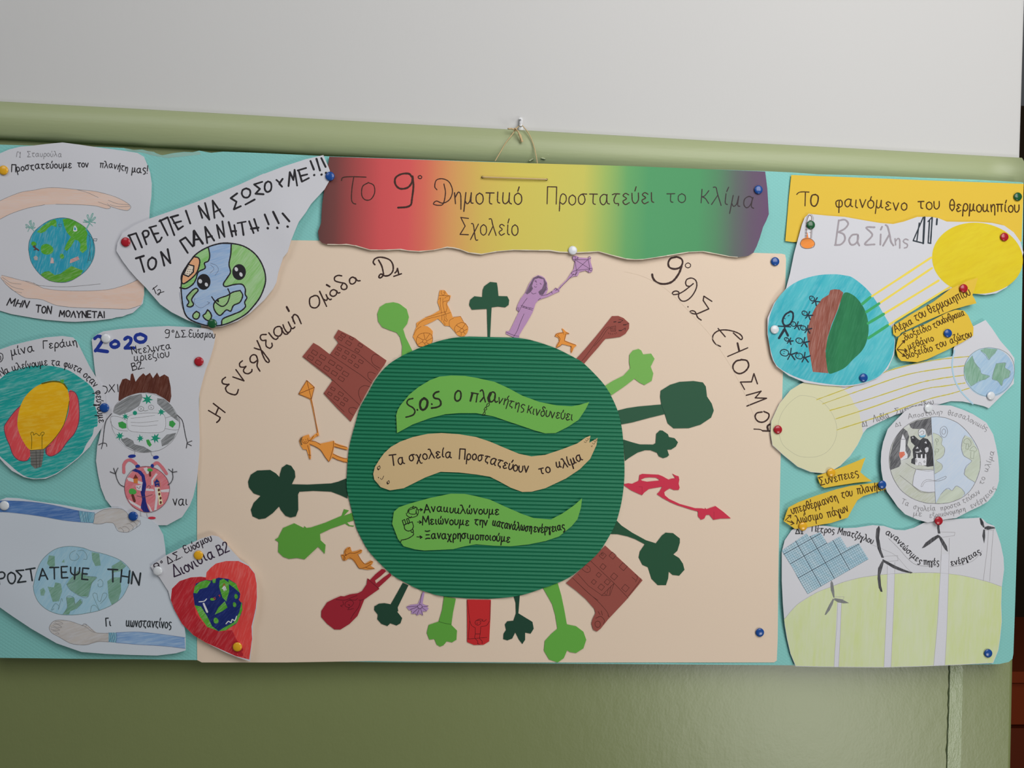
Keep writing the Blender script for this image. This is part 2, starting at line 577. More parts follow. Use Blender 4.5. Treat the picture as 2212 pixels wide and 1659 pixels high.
def wall_paint(key, c, rough, spec, bscale, bstr, vary=0.05, st=(1.6, 1, 0.7)):
    mt, nt, b = new_mat(key, rough, spec)
    tc = nd(nt, 'ShaderNodeTexCoord')
    nz = nd(nt, 'ShaderNodeTexNoise')
    nz.inputs['Scale'].default_value = 4.0
    nz.inputs['Detail'].default_value = 5
    nt.links.new(tc.outputs['Object'], nz.inputs['Vector'])
    a = rgb(c)
    mx = nd(nt, 'ShaderNodeMix', data_type='RGBA')
    mx.inputs['A'].default_value = tuple(v * (1 - vary) for v in a[:3]) + (1,)
    mx.inputs['B'].default_value = tuple(min(1, v * (1 + vary)) for v in a[:3]) + (1,)
    nt.links.new(nz.outputs['Fac'], mx.inputs['Factor'])
    nt.links.new(mx.outputs['Result'], b.inputs['Base Color'])
    # two sizes of roller relief
    n1 = nd(nt, 'ShaderNodeTexNoise'); n1.inputs['Scale'].default_value = bscale; n1.inputs['Detail'].default_value = 4
    n2 = nd(nt, 'ShaderNodeTexNoise'); n2.inputs['Scale'].default_value = bscale * 0.16; n2.inputs['Detail'].default_value = 2
    mp = nd(nt, 'ShaderNodeMapping'); mp.inputs['Scale'].default_value = st
    nt.links.new(tc.outputs['Object'], mp.inputs['Vector'])
    nt.links.new(mp.outputs['Vector'], n1.inputs['Vector'])
    nt.links.new(mp.outputs['Vector'], n2.inputs['Vector'])
    ad = nd(nt, 'ShaderNodeMath', operation='MULTIPLY_ADD')
    nt.links.new(n2.outputs['Fac'], ad.inputs[0]); ad.inputs[1].default_value = 2.2
    nt.links.new(n1.outputs['Fac'], ad.inputs[2])
    bp = nd(nt, 'ShaderNodeBump'); bp.inputs['Strength'].default_value = bstr; bp.inputs['Distance'].default_value = 0.001
    nt.links.new(ad.outputs[0], bp.inputs['Height'])
    nt.links.new(bp.outputs['Normal'], b.inputs['Normal'])
    return mt

M_GREEN = wall_paint('green_gloss_paint', (120, 129, 84), 0.36, 0.75, 300, 0.12, 0.05, (1.15, 1, 0.85))
M_WHITE = wall_paint('white_wall_paint', (187, 186, 185), 0.8, 0.15, 150, 0.08, 0.015)
M_STRIP = wall_paint('stippled_green_paint', (150, 160, 126), 0.25, 0.5, 420, 0.6)

# lower wall: its free right end stands in the room, with a rounded arris
def wall_prism(name, z0, z1, mat, slant=True, x_end=None):
    rad = 0.006
    v, f = [], []
    zs = [z0, z1]
    for z in zs:
        e = xe(z) if slant else x_end
        ring = [(XL, 0.0), ]
        for i in range(5):
            a = math.pi / 2 * i / 4
            ring.append((e - rad + rad * math.sin(a), rad - rad * math.cos(a)))
        ring += [(e, 0.14), (XL, 0.14)]
        v += [(x, y, z) for x, y in ring]
    n = len(v) // 2
    f = [(i, (i + 1) % n, (i + 1) % n + n, i + n) for i in range(n)]
    f += [tuple(range(n - 1, -1, -1)), tuple(range(n, 2 * n))]
    return struct(name, mesh_obj(name, v, f, mat))
wall_prism('wall_lower', 0.0, ZB + 0.001, M_GREEN)
wall_prism('wall_upper', ZT - 0.001, 2.75, M_WHITE, False, pt(2207, 330).x)

# rounded rail between the two wall colours
prof = []
zt, zb = ZT, ZB
for y, z in [(0.10, zt), (-0.001, zt)] + [(-0.003 - 0.0105 * math.sin(math.pi * (0.06 + 0.88 * t / 14)) ** 0.75, zt - (zt - zb) * (0.02 + 0.96 * t / 14)) for t in range(15)] + [(-0.003, zb), (0.10, zb)]:
    prof.append((y, z))
xs = [XL] + [XL + i * 0.05 for i in range(1, int((pt(2212, 370).x + 0.03 - XL) / 0.05) + 1)]
v, f = [], []
for x in xs:
    for i, (y, z) in enumerate(prof):
        wv = 0.0007 * noise.noise(Vector((x * 5, z * 30, 3))) if 0 < i < len(prof) - 1 else 0
        v.append((x, y + wv, z))
n = len(prof)
for i in range(len(xs) - 1):
    for j in range(n):
        f.append((i * n + j, i * n + (j + 1) % n, (i + 1) * n + (j + 1) % n, (i + 1) * n + j))
f += [tuple(range(n)), tuple(range(len(v) - 1, len(v) - 1 - n, -1))]
M_RAIL = wall_paint('green_rail_paint', (150, 158, 120), 0.4, 0.4, 160, 0.16, 0.05, (0.25, 1, 2.2))
rail = struct('trim_1', mesh_obj('trim_1', v, f, M_RAIL, None, True))

# lips of thick paint chipped off below the hook
lip = MATS['green_rail_paint']
for k, (a, s_) in enumerate((('r 1180,1060 1205,1035 1250,1010 1275,1025 1240,1040 1200,1065', 1), ('r 1395,1010 1420,990 1450,1000 1485,1020 1470,1030 1430,1020', 1),
                      ('r 1515,945 1545,915 1580,880 1625,875 1600,900 1560,930 1530,955', 1))):
    ol = P(a)
    vv, ff, nf, nb = slab(ol, lambda x, y: 0.0118, 0.002, 5.0)
    o = mesh_obj('paint_chip', vv, ff, lip, rail)

# stippled putty strip and the open crack on the lower wall
ol = P('t 905,300 1075,300 1068,600 1060,900 1050,1300 1045,1700 1015,2700 835,2700 865,1700 880,1300 895,900 903,600')
vv, ff, nf, nb = slab(ol, lambda x, y: 0.0006, 0.002, 16.0)
struct('trim_2', mesh_obj('trim_2', vv, ff, M_STRIP))
cr = [(905, 300), (895, 370), (903, 430), (893, 500), (897, 600), (886, 700), (893, 760), (882, 850), (890, 930), (880, 1020), (884, 1120), (872, 1220), (876, 1330), (862, 1430), (870, 1500), (868, 1600), (866, 1720), (858, 2000), (846, 2350), (836, 2700)]
vv, ff = [], []
for i, (x, y) in enumerate(cr):
    w_ = 3 + 4 * abs(math.sin(i * 2.3))
    for s_ in (-1, 1):
        q = P('t %f,%f' % (x + s_ * w_, y))[0]
        vv.append(pt(q[0], q[1], 0.0009))
    if i:
        k = 2 * i
        ff.append((k - 2, k - 1, k + 1, k))
struct('trim_3', mesh_obj('trim_3', vv, ff, flat((62, 74, 48))))

# the room behind the free end of the wall
mt, nt, b = new_mat('dimmed_brown_wall', 0.8, 0.2)
b.inputs['Base Color'].default_value = rgb((70, 55, 42))  # the dimness of the room behind is put into this brown
v, f = box(0.3, 3.6, 2.2, 2.3, 0.0, 2.75)
struct('wall_back', mesh_obj('wall_back', v, f, mt))
mt, nt, b = new_mat('beige_room_wall', 0.8, 0.2)
b.inputs['Base Color'].default_value = rgb((165, 158, 142))
v, f = box(3.6, 3.7, -2.6, 2.3, 0.0, 2.75)
struct('wall_right', mesh_obj('wall_right', v, f, mt))
mt, nt, b = new_mat('room_floor', 0.6, 0.3)
b.inputs['Base Color'].default_value = rgb((72, 62, 54))
v, f = box(-1.6, 3.6, -2.6, 2.3, -0.05, 0.0)
struct('floor', mesh_obj('floor', v, f, mt))

# orange-brown cupboard seen past the end of the wall
mt, nt, b = new_mat('orange_brown_wood', 0.4, 0.4)
b.inputs['Base Color'].default_value = rgb((130, 52, 22))
bump(nt, b, 60, 0.2, 0.001)
mt2, nt2, b2 = new_mat('dark_orange_wood', 0.45, 0.4)
b2.inputs['Base Color'].default_value = rgb((105, 42, 20))
px = pt(2192, 1445)
dirv = (px - CAM)
q = CAM + dirv * ((1.05 - CAM.y) / dirv.y)           # the cupboard's top front corner line, one metre behind the wall face
cab = empty('wooden_cupboard', (q.x + 0.35, 1.3, 0.0))
tag(cab, 'orange-brown wooden cupboard far behind the right end of the green wall', 'cupboard')
def sub(name, b6, mat, org, parent):
    v, f = box(*b6)
    return mesh_obj(name, v, f, mat, parent, False, Vector(org))
co = cab.location
x0, x1 = q.x - 0.12, q.x + 0.75
sub('body', (x0, x1, 1.07, 1.5, 0.08, q.z - 0.03), mt, co, cab)
sub('worktop', (x0 - 0.02, x1 + 0.02, 1.03, 1.52, q.z - 0.03, q.z), mt, co, cab)
d1 = sub('door', (x0 + 0.02, (x0 + x1) / 2 - 0.003, 1.05, 1.07, 0.12, q.z - 0.16), mt2, co, cab)
d2 = sub('door', ((x0 + x1) / 2 + 0.003, x1 - 0.02, 1.05, 1.07, 0.12, q.z - 0.16), mt2, co, cab)
for d, xx in ((d1, (x0 + x1) / 2 - 0.05), (d2, (x0 + x1) / 2 + 0.05)):
    sub('handle', (xx - 0.008, xx + 0.008, 1.035, 1.05, q.z - 0.36, q.z - 0.24), flat((120, 120, 118), 0.3, 0.5), co, d)
sub('drawer', (x0 + 0.02, x1 - 0.02, 1.052, 1.07, q.z - 0.15, q.z - 0.04), mt, co, cab)
sub('plinth', (x0 + 0.03, x1 - 0.03, 1.10, 1.48, 0.0, 0.08), mt2, co, cab)

# ================================================================== colours
WP = (195, 195, 201)             # white drawing paper
INK, INKB, PEN = (40, 38, 42), (58, 40, 36), (132, 130, 132)
M_WP = paper(WP, 0.7, 0.015)
M_WPB = paper((192, 199, 208), 0.7, 0.015)
M_INK, M_BROWN, M_PEN = flat(INK), flat(INKB), flat(PEN)
M_PEN2 = flat((105, 103, 106))
M_SOFT = flat((165, 163, 166))

# ================================================================== the board
mt, nt, b = new_mat('embossed_turquoise_paper', 0.7, 0.3)
tc = nd(nt, 'ShaderNodeTexCoord')
hs = []
for ang in (33, -33):
    mp = nd(nt, 'ShaderNodeMapping', vector_type='TEXTURE')
    mp.inputs['Rotation'].default_value = (0, math.radians(ang), 0)
    nt.links.new(tc.outputs['Object'], mp.inputs['Vector'])
    wv = nd(nt, 'ShaderNodeTexWave', bands_direction='Z', wave_profile='SIN')
    wv.inputs['Scale'].default_value = 98
    wv.inputs['Distortion'].default_value = 0.6
    wv.inputs['Detail Scale'].default_value = 0.5
    nt.links.new(mp.outputs['Vector'], wv.inputs['Vector'])
    pw = nd(nt, 'ShaderNodeMath', operation='POWER'); pw.inputs[1].default_value = 4.0
    nt.links.new(wv.outputs['Fac'], pw.inputs[0])
    hs.append(pw)
mxm = nd(nt, 'ShaderNodeMath', operation='MAXIMUM')
nt.links.new(hs[0].outputs[0], mxm.inputs[0]); nt.links.new(hs[1].outputs[0], mxm.inputs[1])
bp = nd(nt, 'ShaderNodeBump'); bp.inputs['Strength'].default_value = 0.28; bp.inputs['Distance'].default_value = -0.0004
nt.links.new(mxm.outputs[0], bp.inputs['Height']); nt.links.new(bp.outputs['Normal'], b.inputs['Normal'])
nz = nd(nt, 'ShaderNodeTexNoise'); nz.inputs['Scale'].default_value = 9; nz.inputs['Detail'].default_value = 3
nt.links.new(tc.outputs['Object'], nz.inputs['Vector'])
mx = nd(nt, 'ShaderNodeMix', data_type='RGBA')
a_ = rgb((123, 184, 180))
mx.inputs['A'].default_value = tuple(v * 0.96 for v in a_[:3]) + (1,)
mx.inputs['B'].default_value = tuple(v * 1.05 for v in a_[:3]) + (1,)
nt.links.new(nz.outputs['Fac'], mx.inputs['Factor'])
nt.links.new(mx.outputs['Result'], b.inputs['Base Color'])
M_TURQ = mt

BO = P('z -40,310 q 0,366 170,371 400,372 600,380 740,386 800,398 850,396 880,404 920,410 940,422 970,430 1000,424 1040,416 1100,410 1150,412 1190,402 1260,415 1330,408 1400,410 1600,418 1970,436 '
       's 50,347 265,357 500,374 700,378 1000,386 1400,403 1800,418 2000,429 2190,440 z 2211,395 2210,500 2207,700 2204,900 2199,1100 2193,1300 h 2120,1330 2112,1375 2080,1402 2000,1420 1900,1424 '
       'z 1980,1437 1700,1437 1300,1434 900,1431 600,1428 430,1426 300,1424 150,1423 0,1421 -40,1421')
board = Sheet('display_board', 'long turquoise paper-covered display board hung on twine over the green rail', 'board', BO, 24.0, M_TURQ, 6.0,
              (), 0.5, 1, 22.0, part='turquoise_covering')
board.fill('torn_strip', P('q 740,387 800,399 850,398 920,412 970,432 1040,418 1100,412 1150,414 1190,405 1200,425 1100,436 1000,446 920,432 850,414 760,402'),
           crayon((150, 178, 168), (120, 190, 183), 0, 500, 0.4))
board.fill('worn_edge', P('s 265,358 500,375 1000,387 1400,404 1800,419 2190,441 2190,448 1800,430 1400,414 1000,396 500,384 265,366'),
           crayon((135, 200, 190), (100, 160, 155), 0, 500, 0.4))

# twine, its knot and the hook ------------------------------------------------
def tube(name, pts, rad, mat, parent=None, org=None, n=7, closed_ends=True, tw=0.0):
    V, F = [], []
    up = Vector((0, 1, 0))
    N = len(pts)
    for i, p in enumerate(pts):
        t = (pts[min(i + 1, N - 1)] - pts[max(0, i - 1)]).normalized()
        a = t.cross(up)
        if a.length < 1e-4:
            a = Vector((1, 0, 0))
        a.normalize()
        b_ = t.cross(a).normalized()
        r = rad[i] if isinstance(rad, (list, tuple)) else rad
        for j in range(n):
            an = 2 * math.pi * j / n + tw * i
            rr = r * (1 + (0.22 if (j + i) % 2 and tw else 0))
            V.append(p + a * math.cos(an) * rr + b_ * math.sin(an) * rr)
    for i in range(N - 1):
        for j in range(n):
            F.append((i * n + j, i * n + (j + 1) % n, (i + 1) * n + (j + 1) % n, (i + 1) * n + j))
    F += [tuple(range(n - 1, -1, -1)), tuple(range((N - 1) * n, N * n))]
    return mesh_obj(name, V, F, mat, parent, True, org)
def path3(tg, s, hs):
    p = P(tg + ' ' + s)
    q = [(x, y, h) for (x, y), h in zip(p, hs)]
    xy = catmull([(a[0], a[1]) for a in q], False, 2.5)
    n = len(xy)
    out = []
    for i, (x, y) in enumerate(xy):
        t = i / (n - 1) * (len(hs) - 1)
        k = min(int(t), len(hs) - 2)
        h = hs[k] + (hs[k + 1] - hs[k]) * (t - k)
        out.append(pt(x, y, h / 1000.0))
    return out
M_TWINE = new_mat('jute_twine', 0.9, 0.1)[0]
M_TWINE.node_tree.nodes['Principled BSDF'].inputs['Base Color'].default_value = rgb((190, 165, 125))
tw0 = pt(1113, 280, 0.014)
twine = empty('twine_loop', tw0)
tag(twine, 'thin brown jute twine knotted over the white hook above the rainbow banner', 'string')
tube('strand', path3('r', '1020,420 985,452 945,490 880,590 800,690 740,780 690,870 630,970 575,1066', (11, 13, 15, 16, 16, 16, 16.5, 18, 20)), 0.00055, M_TWINE, twine, tw0, 6, tw=0.5)
tube('strand', path3('r', '1060,415 1090,455 1130,500 1190,590 1235,690 1270,790 1295,890 1315,990 1335,1105', (11, 12, 14, 15, 15.5, 16, 16.5, 18, 20)), 0.00055, M_TWINE, twine, tw0, 6, tw=0.5)
tube('loose_end', path3('r', '945,490 900,492 870,478 840,484 805,480', (15, 17, 16, 17, 16)), 0.0008, M_TWINE, twine, tw0, 6, tw=0.7)
tube('loose_end', path3('r', '950,485 985,530 1020,600 1045,670 1062,722', (15, 17, 18, 17, 16)), [0.0007] * 3 + [0.0008] * 3 + [0.0014] * 40, M_TWINE, twine, tw0, 6, tw=0.7)
kn = path3('r', '910,498 935,478 960,492 955,518 930,512 925,480 965,478 950,505', (15, 17, 18, 16, 15, 17, 18, 17))
tube('knot', kn, 0.0007, M_TWINE, twine, tw0, 6, tw=0.6)

M_HOOK = flat((205, 205, 207), 0.35, 0.5)
hk = pt(1124, 268, 0.0)
hook = empty('wall_hook', hk)
tag(hook, 'small white plastic wall hook just above the green rail holding the twine', 'hook')
vv, ff, _, _ = slab(catmull(P('r 1015,285 1060,285 1068,340 1070,420 1075,500 1000,500 1005,420 1010,340'), True), lambda x, y: 0.0035, 0.0034, 6)
mesh_obj('hook_plate', vv, ff, M_HOOK, hook, False, hk)
tube('hook_arm', path3('r', '1038,350 1038,385 1038,415 1038,425 1038,412', (3, 5, 8, 12, 14)), 0.0019, M_HOOK, hook, hk, 8)
tube('nail', [pt(1124, 259, 0.003), pt(1124, 259, 0.0052)], 0.0011, flat((140, 140, 142), 0.3, 0.6), hook, hk, 8)

# ================================================================== cream card with the green globe
cream = Sheet('cream_card', 'large cream card behind the corrugated green globe and its paper cut-outs', 'card',
              P('z 440,516 700,520 1100,532 1500,542 1688,548 1696,550 1698,560 1694,700 1690,850 1686,1000 1682,1200 1680,1380 1678,1427 1672,1431 1300,1431 1150,1431 1000,1430 800,1428 620,1431 436,1431 426,1426 425,1300 426,1060 430,880 434,706'),
              25.0, paper((213, 193, 173), 0.7, 0.02), 0.5,
              ((730, 1400, 60, 0.5), (860, 1425, 50, -0.3), (1100, 1432, 70, 0.4)), 0.5, 2, 20.0)
DB = 'i'
cream.lines('lettering', 'i', '128,1375 232,1455;85,1438 190,1500;~190,1500 180,1525 158,1545;172,1418 148,1475', 13, M_BROWN)
cream.lines('lettering', 'i', '~237,1140 208,1165 212,1195 250,1205 268,1202;~268,1204 238,1235 255,1275 315,1297 340,1285 352,1250;*13 303,1137 402,1172 330,1072;'
   '~388,993 364,1015 368,1045 400,1050 420,1042;~420,1044 398,1075 408,1100 440,1108 470,1090 474,1070;'
   '~545,1085 520,1040 525,990 510,945 480,940 458,965 462,1000 490,1010 520,990;'
   '~495,878 530,890 560,900 600,950 628,990 620,1008 595,990 570,940 550,880 520,812;'
   '~602,757 560,760 548,785 565,810 600,808;~600,810 598,840 605,865 635,880 655,860 652,835;~625,742 650,775 670,795 692,800 708,785;'
   '~745,705 720,685 685,695 670,725 680,760 715,772 740,750 742,712;~735,700 760,745 785,755 805,738;'
   '~752,670 765,705 790,738 815,730 825,700;~800,645 822,690 840,705 858,690;~832,600 850,640 858,660;~845,640 840,600 855,578 885,595 915,660;*18 785,510 805,548', 13, M_BROWN)
cream.lines('lettering', 'i', '~1030,410 995,430 990,475 1005,510 1045,518 1075,490 1078,445 1060,412 1030,408;1080,370 1142,505;~1115,440 1140,452 1150,430 1138,400;~1138,400 1150,425 1172,445 1185,440;'
   '~1235,370 1205,355 1178,372 1175,400 1200,415 1228,400 1235,368;~1230,365 1245,385 1262,382;*17 1143,312 1170,328;'
   '~1278,232 1245,228 1215,245 1218,275 1260,290 1305,300 1325,325 1315,350 1285,352 1272,330 1285,305;'
   '~1400,255 1375,243 1350,262 1352,295 1375,305 1402,285 1405,255;~1400,250 1420,275 1443,275', 13, M_BROWN)
cream.lines('lettering', 'i', '~1608,90 1635,140 1648,190 1650,225 1625,250 1610,240 1630,215 1665,232 1705,225 1735,190 1738,140 1715,95 1670,72 1615,65 1575,80 1560,110 1575,132;'
   '~1755,205 1770,190 1778,165;1778,165 1790,220;1745,236 1812,213', 14, M_BROWN)
cream.lines('lettering', 'k', '*16 ~866,62 825,72 804,110 815,148 860,162 905,148 926,112 918,78 880,60 855,62;*18 ~918,140 895,200 850,260 800,286 740,288 695,268 672,235 667,208;*8 ~972,110 952,122 952,142 972,152 992,142 993,122 975,110;'
   '~1018,287 975,322 935,352 890,375 845,380 842,362 868,350 895,362 892,400 915,432 950,435 990,410 1025,365 1047,310 1040,262 1005,240 965,250 952,280 962,305 985,310;*10 972,483 973,486;'
   '1176,438 1108,394 1102,430 1150,502 1075,535;~1075,535 1040,546 1000,538 990,525 1010,518 1035,530 1055,575 1085,598', 11, M_BROWN)
cream.lines('lettering', 'k', '~1360,708 1400,745 1425,765 1437,748 1415,718 1360,694 1290,682 1230,690 1190,722 1184,765 1210,803 1250,823;1230,670 1290,740;*16 1395,795 1410,862;*11 1482,835 1312,908;'
   '*14 ~1425,938 1385,948 1357,985 1365,1030 1410,1055 1460,1035 1490,990 1475,945 1425,935;1565,1142 1535,1055 1515,1125 1420,1127 1455,1190;'
   '1470,1240 1597,1205 1546,1262 1643,1265 1475,1332;*13 ~1605,1382 1560,1392 1545,1425 1570,1462 1615,1468 1655,1440 1662,1400 1620,1378;'
   '*9 ~1535,1528 1590,1532 1610,1545;*14 1610,1543 1668,1545;*16 ~1668,1488 1650,1505 1655,1535', 11, M_BROWN)
cream.lines('pencil_arc', 'k', '~430,185 560,215 660,258 760,315 850,390 960,500 1060,610 1150,710 1240,840 1330,980 1400,1110 1470,1260 1530,1400 1550,1480', 2.2, flat((206, 188, 168)))

# corrugated green globe ------------------------------------------------------
GO = P('z 1053,727 1090,728 1121,730 1148,735 1175,743 1200,752 1223,763 1240,772 1256,781 1279,802 1306,832 1324,863 1336,893 1344,930 1348,980 1349,1027 1345,1070 1338,1105 1328,1135 1308,1172 1285,1202 1239,1241 1210,1257 1175,1270 1120,1287 1048,1294 '
       '1000,1292 951,1287 925,1280 902,1272 882,1262 853,1246 836,1232 809,1205 792,1184 775,1152 768,1134 756,1086 749,1053 750,1015 753,977 758,950 768,914 778,880 794,851 811,820 835,791 864,771 893,757 915,748 940,739 972,731 1010,727')
GO = catmull(GO, True, 5.0)
globe_h = 0.0268
def corrugated(outline, h0, amp, period, slope, thick):
    ca, sa = 1 / math.hypot(1, slope), slope / math.hypot(1, slope)
    def uv(p): return (p[0] * ca + p[1] * sa, -p[0] * sa + p[1] * ca)
    def xy(u, v): return (u * ca - v * sa, u * sa + v * ca)
    q = [uv(p) for p in outline]
    v0, v1 = min(p[1] for p in q), max(p[1] for p in q)
    steps = 9
    n = int((v1 - v0) / period * steps)
    V, F, rows = [], [], []
    for i in range(1, n):
        v = v0 + (v1 - v0) * i / n
        xs_ = []
        for a, b_ in zip(q, q[1:] + q[:1]):
            if (a[1] > v) != (b_[1] > v):
                xs_.append(a[0] + (b_[0] - a[0]) * (v - a[1]) / (b_[1] - a[1]))
        rows.append((v, min(xs_), max(xs_)))
    for v, ua, ub in rows:
        ph = (v - v0) / period
        h = h0 + amp * (abs(math.sin(math.pi * ph)) * 1.25 - 0.55)
        k = 12
        for j in range(k + 1):
            u = ua + (ub - ua) * j / k
            x, y = xy(u, v)
            p = pt(x, y, h + 0.0004 * noise.noise(Vector((x / 150, y / 150, 9))))
            V.append(p)
    k = 13
    for i in range(len(rows) - 1):
        for j in range(k - 1):
            a = i * k + j
            F.append((a, a + k, a + k + 1, a + 1))
    n0 = len(V)
    V += [p + Vector((0, thick, 0)) for p in V]
    F += [tuple(x + n0 for x in reversed(t)) for t in F]
    rim = [((i + 1) * k, i * k) for i in range(len(rows) - 1)] + [(i * k + k - 1, (i + 1) * k + k - 1) for i in range(len(rows) - 1)]
    e = (len(rows) - 1) * k
    rim += [(j, j + 1) for j in range(k - 1)] + [(e + j + 1, e + j) for j in range(k - 1)]
    for a, b_ in rim:                       # the cut edge keeps its own points
        m0 = len(V)
        V += [V[a], V[b_], V[b_ + n0], V[a + n0]]
        F.append((m0, m0 + 1, m0 + 2, m0 + 3))
    return V, F
V, F = corrugated(GO, globe_h, 0.00125, 8.45, 0.024, 0.0008)
go = pt(1049, 1010, globe_h)
mt, nt, b = new_mat('green_corrugated_card', 0.5, 0.35)
b.inputs['Base Color'].default_value = rgb((20, 108, 76))
bump(nt, b, 900, 0.15, 0.0003)
o = mesh_obj('corrugated_globe', V, F, mt, None, True, go)
tag(o, 'big round globe of ribbed dark green corrugated card in the middle of the cream card', 'globe')

# three wavy strips on the globe ---------------------------------------------
LG = (104, 166, 74)
M_LG = paper(LG, 0.7, 0.03)
s1 = Sheet('wavy_leaf_strip', 'bright green wavy strip lettered S.O.S on the top of the corrugated globe', 'paper strip',
   P('o 305,470 318,425 345,380 420,290 500,225 600,165 680,135 780,125 900,128 1000,145 1160,180 1280,235 1400,300 1550,355 1700,385 1830,392 1900,380 1983,355 1950,420 1890,510 1800,570 1690,625 1600,628 1500,600 1400,565 1280,525 1150,480 1000,452 850,452 730,462 600,495 450,550 312,625'),
   28.6, M_LG, 0.4, ((850, 930, 50, 0.8), (1260, 880, 60, 0.8)), 0.3, 3)
s1.lines('lettering', 'o', '~450,325 412,335 398,362 415,385 450,405 468,435 455,465 420,480 390,487;*15 488,422 490,426;*20 ~548,322 520,345 512,385 525,420 550,420 572,390 575,345 548,322;*14 613,372 616,376;'
   '*16 ~675,265 645,275 628,300 640,322 675,330 692,355 688,385 655,402 612,408;*15 ~842,257 820,280 815,325 832,347 858,335 868,300 862,265 842,257;'
   '*18 968,278 950,345;*12 958,275 1018,285;*12 1010,290 1000,355;*12 ~1035,262 1050,250 1062,270 1068,310 1080,355;*14 1065,315 1035,352;'
   '*26 ~1125,280 1108,320 1115,350;*13 ~1125,280 1145,268 1165,285 1160,330 1130,355 1110,335;*12 ~1165,285 1160,330 1170,358 1185,350', 13, flat((38, 42, 28)))
s1.text('lettering', 'o', 'νήτης', '1185,362 1290,395 1415,428', 88, 9, flat((38, 42, 28)))
s1.text('lettering', 'o', 'kινδυνεύει', '1440,452 1560,475 1700,500 1835,515', 84, 9, flat((38, 42, 28)))
s1.lines('tear_drawing', 'o', '~1095,372 1115,368 1112,385 1090,398 1095,372;~1085,400 1092,420 1068,425 1080,400;~1075,432 1078,460 1058,465 1075,432', 6, flat((38, 42, 28)))

s2 = Sheet('wavy_worm_strip', 'tan worm-shaped wavy strip with small eyes across the middle of the globe', 'paper strip',
   P('o 105,980 120,920 160,855 200,800 260,745 340,700 450,660 580,632 700,625 850,635 1000,660 1120,700 1250,755 1370,805 1480,828 1600,815 1750,765 1880,715 1950,665 1993,648 1982,710 2055,668 2045,730 1990,850 1900,940 1780,1020 1600,1105 1480,1135 1400,1137 1300,1100 1200,1045 1120,1005 1000,985 850,968 690,962 560,1010 450,1065 370,1105 250,1123 170,1095 115,1030'),
   28.6, paper((193, 167, 124), 0.7, 0.02), 0.4, ((830, 1040, 50, 0.7), (1250, 1000, 60, 1.0)), 0.3, 4)
M_S2 = flat((44, 30, 26))
for t_, p_, h_ in (('Τα', '255,912 315,905 378,895', 92), ('σχολεία', '420,872 520,858 600,845 690,838 785,842', 84), ('Προστατεύουν', '850,850 950,858 1080,880 1160,905 1300,948 1450,968', 88),
                   ('tο', '1555,985 1645,965', 84), ('κλίμα', '1700,930 1800,915 1925,860', 84)):
    s2.text('lettering', 'o', t_, p_, h_, 11, M_S2)
s2.lines('face_drawing', 'o', '*5 ~158,910 142,925 148,945 165,930 162,910;*10 148,936 150,944;*5 ~240,1040 224,1052 230,1070 246,1055 242,1038;*10 230,1058 232,1065;*7 150,1010 153,1014;~168,1018 178,1030 190,1015 196,998', 4, M_S2)
s2.lines('claw_drawing', 'o', '~1962,672 1975,678 1985,672;~1950,685 1965,692 1972,684;~1938,700 1952,708 1958,698;~2035,680 2048,690 2050,678;~2022,692 2038,705 2042,692;~2010,712 2025,722 2030,710;~1998,738 2006,746 2008,732', 4, flat((110, 90, 62)))

s3 = Sheet('wavy_leaf_strip', 'bright green wavy strip with a plug and recycling sign, low on the globe', 'paper strip',
   P('p 270,690 285,585 330,545 420,515 600,465 780,428 900,430 1000,450 1120,480 1250,540 1400,605 1500,640 1650,652 1750,600 1850,530 1920,468 1910,550 1880,650 1830,710 1720,800 1600,840 1450,870 1300,885 1150,880 1000,868 900,885 800,910 700,915 550,922 470,912 370,885 320,820'),
   28.6, M_LG, 0.4, ((860, 1160, 50, 0.5), (1240, 1100, 60, 1.0)), 0.3, 5)
M_S3 = flat((24, 30, 20))
for t_, p_, h_ in (('Ανακυκλώνουμε', '548,592 700,585 850,600 1000,602 1195,612', 72), ('Μειώνουμε', '535,702 700,692 820,698 935,702', 72), ('την', '985,695 1095,702', 70), ('κατανάλωση', '1140,705 1260,730 1380,745 1480,758', 74),
                   ('ενέργειας', '1500,762 1600,762 1770,742', 72), ('Ξαναχρησιμοποιούμε', '560,822 700,820 900,822 1050,830 1290,848', 72)):
    s3.text('lettering', 'p', t_, p_, h_, 10.5, M_S3)
s3.lines('arrow_drawing', 'p', '500,568 532,567;*9 515,558 532,567 518,577;490,674 524,676;*9 508,664 524,676 508,686;485,803 530,806;*9 512,795 530,806 514,816', 7, M_S3)
s3.lines('recycling_drawing', 'p', '~402,598 412,565 445,545 480,545 450,558 415,572 402,598;455,535 445,548 462,560;~480,548 498,580 490,615 470,628;~488,550 478,580 488,612;~470,628 435,635 402,622 392,598;440,625 425,640 395,615;~415,572 420,600 470,605 480,580', 6, M_S3)
s3.lines('plug_drawing', 'p', '358,662 378,652 390,690 372,702 358,662;395,648 410,642 424,680 410,690 395,648;~372,705 395,690 445,672;~375,708 380,735 405,752 435,745 455,715 445,675;~432,748 440,765 455,758 450,738;~452,758 455,785 425,808 400,820 370,828 350,832 345,848', 7, M_S3)

